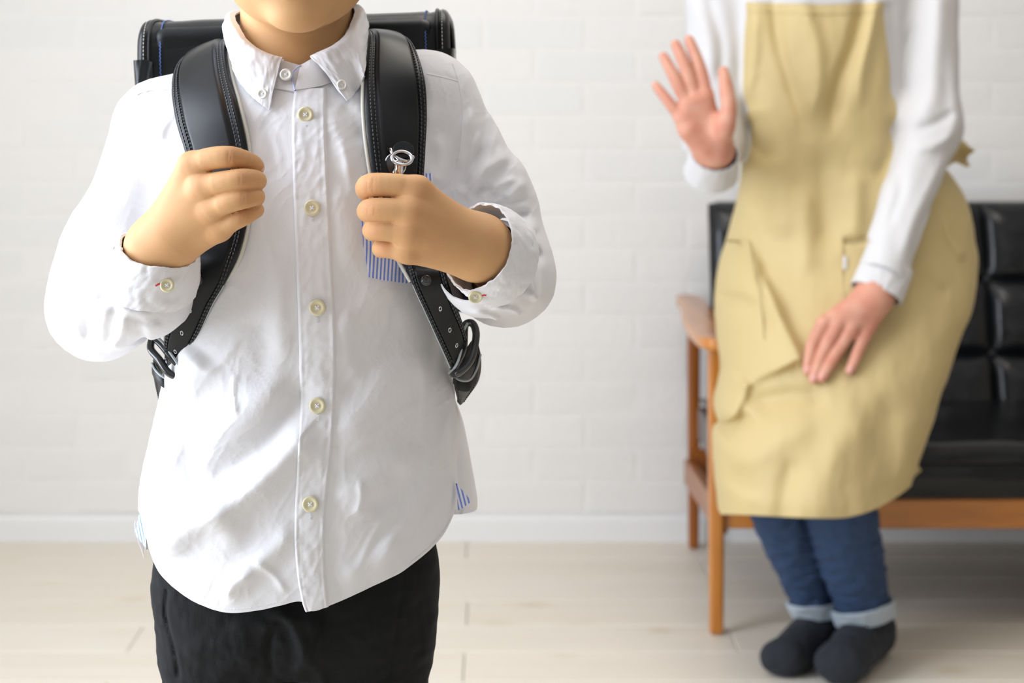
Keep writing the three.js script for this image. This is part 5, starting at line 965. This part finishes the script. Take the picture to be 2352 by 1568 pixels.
{ // jeans with turned-up hems
  const lA = blend(0.03, cone(P(1850, 640, 3.1), P(1752, 1060, 2.93), 0.075, 0.056), cone(P(1752, 1060, 2.93), P(1876, 1400, 3.07), 0.056, 0.0335)), lB = blend(0.03, cone(P(2040, 640, 3.1), P(1900, 1040, 2.885), 0.078, 0.062), cone(P(1900, 1040, 2.885), P(1986, 1412, 3.035), 0.063, 0.0430));
  const hip = ball(P(1950, 620, 3.09), 0.15, 0.11, 0.09), crease = (x, y, z) => 0.0022 * noise3(x * 30, y * 45, z * 30) + 0.003 * Math.max(0, noise3(x * 14, y * 60, 3)) * sstep(0.28, 0.14, y);
  const f = (x, y, z) => Math.min(smin(lA(x, y, z), hip(x, y, z), 0.03), smin(lB(x, y, z), hip(x, y, z), 0.03)) + 0.014 * sstep(0.33, 0.5, y) - crease(x, y, z);
  const plane = (c, n) => (x, y, z) => (x - c.x) * n.x + (y - c.y) * n.y + (z - c.z) * n.z;
  const nA = V(0.06, -1, 0.04).normalize(), nB = V(0.22, -1, 0.04).normalize(), cA = V(P(1880, 0, 3.07).x, 0.070, -3.07), cB = V(P(1988, 0, 3.035).x, 0.074, -3.035);
  let m = meshField(f, V(0.30, 0.06, -3.24), V(0.80, 0.66, -2.74), 0.0045), side = (x, y, z) => lA(x, y, z) < lB(x, y, z);
  m = clip(m, (x, y, z) => y > 0.3 ? -1 : side(x, y, z) ? plane(cA, nA)(x, y, z) : plane(cB, nB)(x, y, z));
  const jeans = part('jeans', geom(solid(m, 0.0015), (x, y, z) => [x + z, y]), denim, woman, 'dark blue rolled-up jeans');
  for (const [g, c, n, w] of [[lA, cA, nA, 0.021], [lB, cB, nB, 0.0235]]) {
    let t = meshField((x, y, z) => g(x, y, z) - 0.0078 - 0.0010 * noise3(x * 40, y * 40, z * 40), c.clone().add(V(-0.09, -0.09, -0.09)), c.clone().add(V(0.09, 0.09, 0.09)), 0.003);
    t = clip(clip(t, (x, y, z) => plane(c, n)(x, y, z) - 0.004), (x, y, z) => -plane(c, n)(x, y, z) - w);
    part('turn_up', geom(solid(t, 0.004), (x, y, z) => [x + z, y]), denimPale, jeans, 'pale turned-up hem');
  }
  // socks
  const foot = (ank, heel, toe, r, ra) => blend(0.012, cone(ank, V(heel.x, 0.06, heel.z), ra, 0.034 * r), cone(V(heel.x, 0.05, heel.z), heel, 0.034 * r, 0.034 * r), cone(heel, toe, 0.036 * r, 0.029 * r), cone(V(heel.x * 0.72 + toe.x * 0.28, 0.046, heel.z * 0.72 + toe.z * 0.28), toe, 0.032 * r, 0.028 * r), cone(toe.clone().add(V(-0.018, -0.002, -0.004)), toe.clone().add(V(0.02, -0.002, -0.012)), 0.024 * r, 0.021 * r));
  const at = (px, d, y) => V((px - CX) * d / F, y, -d);
  const fA = foot(P(1882, 1420, 3.075), at(1890, 3.09, 0.036), at(1806, 2.965, 0.030), 0.98, 0.0285), fB = foot(P(1985, 1430, 3.045), at(1996, 3.055, 0.040), at(1938, 2.925, 0.034), 1.12, 0.0365);
  for (const [q, top] of [[fA, 0.088], [fB, 0.090]]) part('sock', geom(meshField((x, y, z) => Math.max(q(x, y, z) - 0.0012 * noise3(x * 40, y * 40, z * 40), 0.0008 - y, y - top), V(0.36, -0.005, -3.2), V(0.70, 0.20, -2.84), 0.004), (x, y, z) => [x + z, y + z]), sockWool, woman);
}
{ // skin: two hands with their forearms, neck and head, joined to the body under the clothes
  const base = skinC(208, 154, 130), red = skinC(196, 126, 104), tone = (x, y, z) => mixc(base, red, clamp(0.35 + 0.4 * noise3(x * 35, y * 35, z * 35), 0, 1));
  const D = 2.815, W1 = P(1640, 345, 2.845);
  const wave = handField([W1, 0.0245], [P(1640, 345, 2.95), 0.027], [
    { p: [P(1622, 222, D), P(1610, 165, D - 0.002), P(1596, 124, D), P(1583, 92, D + 0.003)], r: [0.0108, 0.0096, 0.0086, 0.0074] },
    { p: [P(1600, 226, D), P(1581, 172, D - 0.004), P(1565, 130, D - 0.002), P(1552, 102, D + 0.001)], r: [0.0108, 0.0097, 0.0087, 0.0074] },
    { p: [P(1580, 240, D), P(1557, 194, D - 0.003), P(1538, 156, D), P(1524, 130, D + 0.003)], r: [0.0104, 0.0092, 0.0083, 0.0070] },
    { p: [P(1563, 268, D + 0.002), P(1539, 238, D), P(1520, 214, D + 0.003), P(1506, 196, D + 0.006)], r: [0.0096, 0.0082, 0.0073, 0.0062] },
    { p: [P(1662, 300, D - 0.008), P(1674, 252, D - 0.016), P(1669, 205, D - 0.014), P(1662, 164, D - 0.008)], r: [0.0155, 0.0118, 0.0104, 0.0078] }],
    [[W1, P(1620, 222, D), 0.021, 0.0128], [W1, P(1600, 228, D), 0.020, 0.0130], [P(1632, 345, 2.845), P(1580, 240, D), 0.020, 0.0125], [P(1622, 340, 2.845), P(1566, 270, D), 0.019, 0.0120], [P(1650, 345, 2.84), P(1662, 285, D - 0.008), 0.0185, 0.0165], [P(1580, 300, D), P(1615, 330, D + 0.01), 0.014, 0.017]], 0.014);
  const T = (x, y, o) => P(x, y, apronD(x, y, o)), W2 = P(2008, 676, 2.858);
  const rest = handField([W2, 0.0245], [P(2045, 600, 2.91), 0.028], [
    { p: [P(1893, 742, 2.845), T(1867, 790, 0.016), T(1858, 825, 0.012), T(1854, 852, 0.009)], r: [0.0112, 0.0094, 0.0082, 0.0068] },
    { p: [P(1922, 748, 2.840), T(1893, 805, 0.017), T(1877, 846, 0.012), T(1868, 872, 0.009)], r: [0.0114, 0.0097, 0.0084, 0.0070] },
    { p: [P(1954, 756, 2.840), T(1922, 808, 0.017), T(1902, 842, 0.013), T(1888, 868, 0.010)], r: [0.0112, 0.0095, 0.0083, 0.0070] },
    { p: [P(1984, 770, 2.846), T(1970, 808, 0.014), T(1960, 834, 0.011), T(1951, 852, 0.009)], r: [0.0104, 0.0086, 0.0076, 0.0062] },
    { p: [P(1940, 715, 2.875), T(1895, 765, 0.004), T(1878, 800, 0.0)], r: [0.013, 0.010, 0.0075] }],
    [[W2, P(1893, 742, 2.848), 0.020, 0.0118], [W2, P(1922, 748, 2.845), 0.020, 0.0122], [W2, P(1954, 758, 2.845), 0.020, 0.0122], [P(2018, 690, 2.86), P(1984, 770, 2.850), 0.019, 0.0115]], 0.012);
  const bits = [geom(meshField(wave, P(1480, 410, 2.82).setZ(-2.96), P(1720, 60, 2.82).setZ(-2.76), 0.0026), null, tone), geom(meshField(rest, P(1830, 900, 2.85).setZ(-2.96), P(2100, 570, 2.85).setZ(-2.78), 0.0026), null, tone)];
  const h = (x, y, d) => P(1882 + x, y, d), head = (() => {
    const sk = ball(h(0, -520, 3.02), 0.075, 0.09, 0.09), face = ball(h(-4, -470, 2.975), 0.062, 0.085, 0.058), neck = cone(h(0, -400, 3.03), h(0, -150, 3.06), 0.05, 0.056), nose = cone(h(-4, -500, 2.925), h(-4, -450, 2.908), 0.006, 0.009), lips = cone(h(-22, -412, 2.925), h(14, -412, 2.925), 0.005, 0.005), chin = ball(h(-4, -372, 2.945), 0.022, 0.014, 0.018);
    const eyes = [-46, 38].map((x) => ball(h(x, -512, 2.925), 0.014, 0.009, 0.010)), ears = [-112, 108].map((x) => ball(h(x, -490, 3.03), 0.007, 0.028, 0.016));
    return (x, y, z) => { let d = smin(smin(sk(x, y, z), face(x, y, z), 0.02), chin(x, y, z), 0.02); d = smin(d, neck(x, y, z), 0.014); d = smin(smin(d, nose(x, y, z), 0.012), lips(x, y, z), 0.006); for (const e of eyes) d = -smin(-d, e(x, y, z) + 0.004, 0.006); for (const e of ears) d = smin(d, e(x, y, z), 0.006); return d; };
  })();
  bits.push(geom(meshField(head, h(-150, -120, 3.03).setZ(-3.15), h(150, -720, 3.03).setZ(-2.88), 0.0042), null, tone));
  const under = trunk([[-120, 1720, 2070, 2.985, 3.05, 3.10], [300, 1745, 2050, 2.985, 3.05, 3.09], [600, 1730, 2150, 2.98, 3.07, 3.13], [760, 1740, 2110, 2.97, 3.08, 3.13]], 2.2), limbs = blend(0.03, under, cone(P(1690, -110, 3.06), P(1642, 320, 3.04), 0.036, 0.030), cone(P(1642, 320, 3.04), W1, 0.03, 0.022), cone(P(2120, -110, 3.06), P(2134, 290, 2.995), 0.036, 0.032), cone(P(2134, 290, 2.995), P(2030, 630, 2.88), 0.030, 0.022), cone(P(1860, 700, 3.09), P(1755, 1060, 2.94), 0.05, 0.038), cone(P(1755, 1060, 2.94), P(1880, 1440, 3.08), 0.036, 0.022), cone(P(2030, 700, 3.09), P(1905, 1040, 2.90), 0.05, 0.040), cone(P(1905, 1040, 2.90), P(1990, 1440, 3.05), 0.040, 0.024), cone(P(1880, 1440, 3.08), V(P(1815, 0, 2.98).x, 0.03, -2.98), 0.022, 0.018), cone(P(1990, 1440, 3.05), V(P(1945, 0, 2.945).x, 0.03, -2.945), 0.024, 0.018));
  bits.push(geom(meshField(limbs, V(0.28, 0.0, -3.22), V(0.80, 1.22, -2.82), 0.012), null, tone));
  const skin2 = skin.clone(); part('body', join(bits), skin2, woman);
  for (const x of [-46, 38]) { part('eye', new THREE.SphereGeometry(0.0105, 16, 12).translate(...h(x, -512, 2.9415).toArray()), mat({ color: 0xf2efe8, roughness: 0.2 }), woman); part('iris', new THREE.SphereGeometry(0.005, 12, 8).scale(1, 1, 0.4).translate(...h(x, -512, 2.932).toArray()), mat({ color: 0x1c120c, roughness: 0.15 }), woman); }
  const cap = blend(0.02, ball(h(0, -540, 3.035), 0.085, 0.095, 0.098), ball(h(0, -420, 3.09), 0.078, 0.11, 0.055), ball(h(-100, -430, 3.03), 0.012, 0.09, 0.03), ball(h(96, -430, 3.03), 0.012, 0.09, 0.03)), hf = (x, y, z) => Math.max(cap(x, y, z) + 0.002 * noise3(x * 80, y * 20, z * 80), -(head(x, y, z) - 0.001));
  let m = meshField(hf, h(-160, -200, 3.05).setZ(-3.18), h(160, -740, 3.05).setZ(-2.9), 0.006); m = clip(m, (x, y, z) => (z > -2.985 ? toPy(y, 2.95) + 560 : -1) * 1e-3);
  part('hair', geom(solid(m, 0.002), (x, y, z) => [x * 2 + z, y * 0.3]), hairDark, woman);
  const nm = mat({ color: srgb(232, 176, 164), roughness: 0.3 });
  for (const [x, y] of [[1854, 849], [1868, 868], [1889, 864], [1952, 848]]) part('fingernail', new THREE.SphereGeometry(1, 12, 8).scale(0.0045, 0.006, 0.0012).rotateZ(-0.5).translate(...P(x, y, apronD(x, y, 0.0165)).toArray()), nm, woman);
}
scene.traverse((o) => { if (o.userData.names) delete o.userData.names; });
renderer.render(scene, camera);
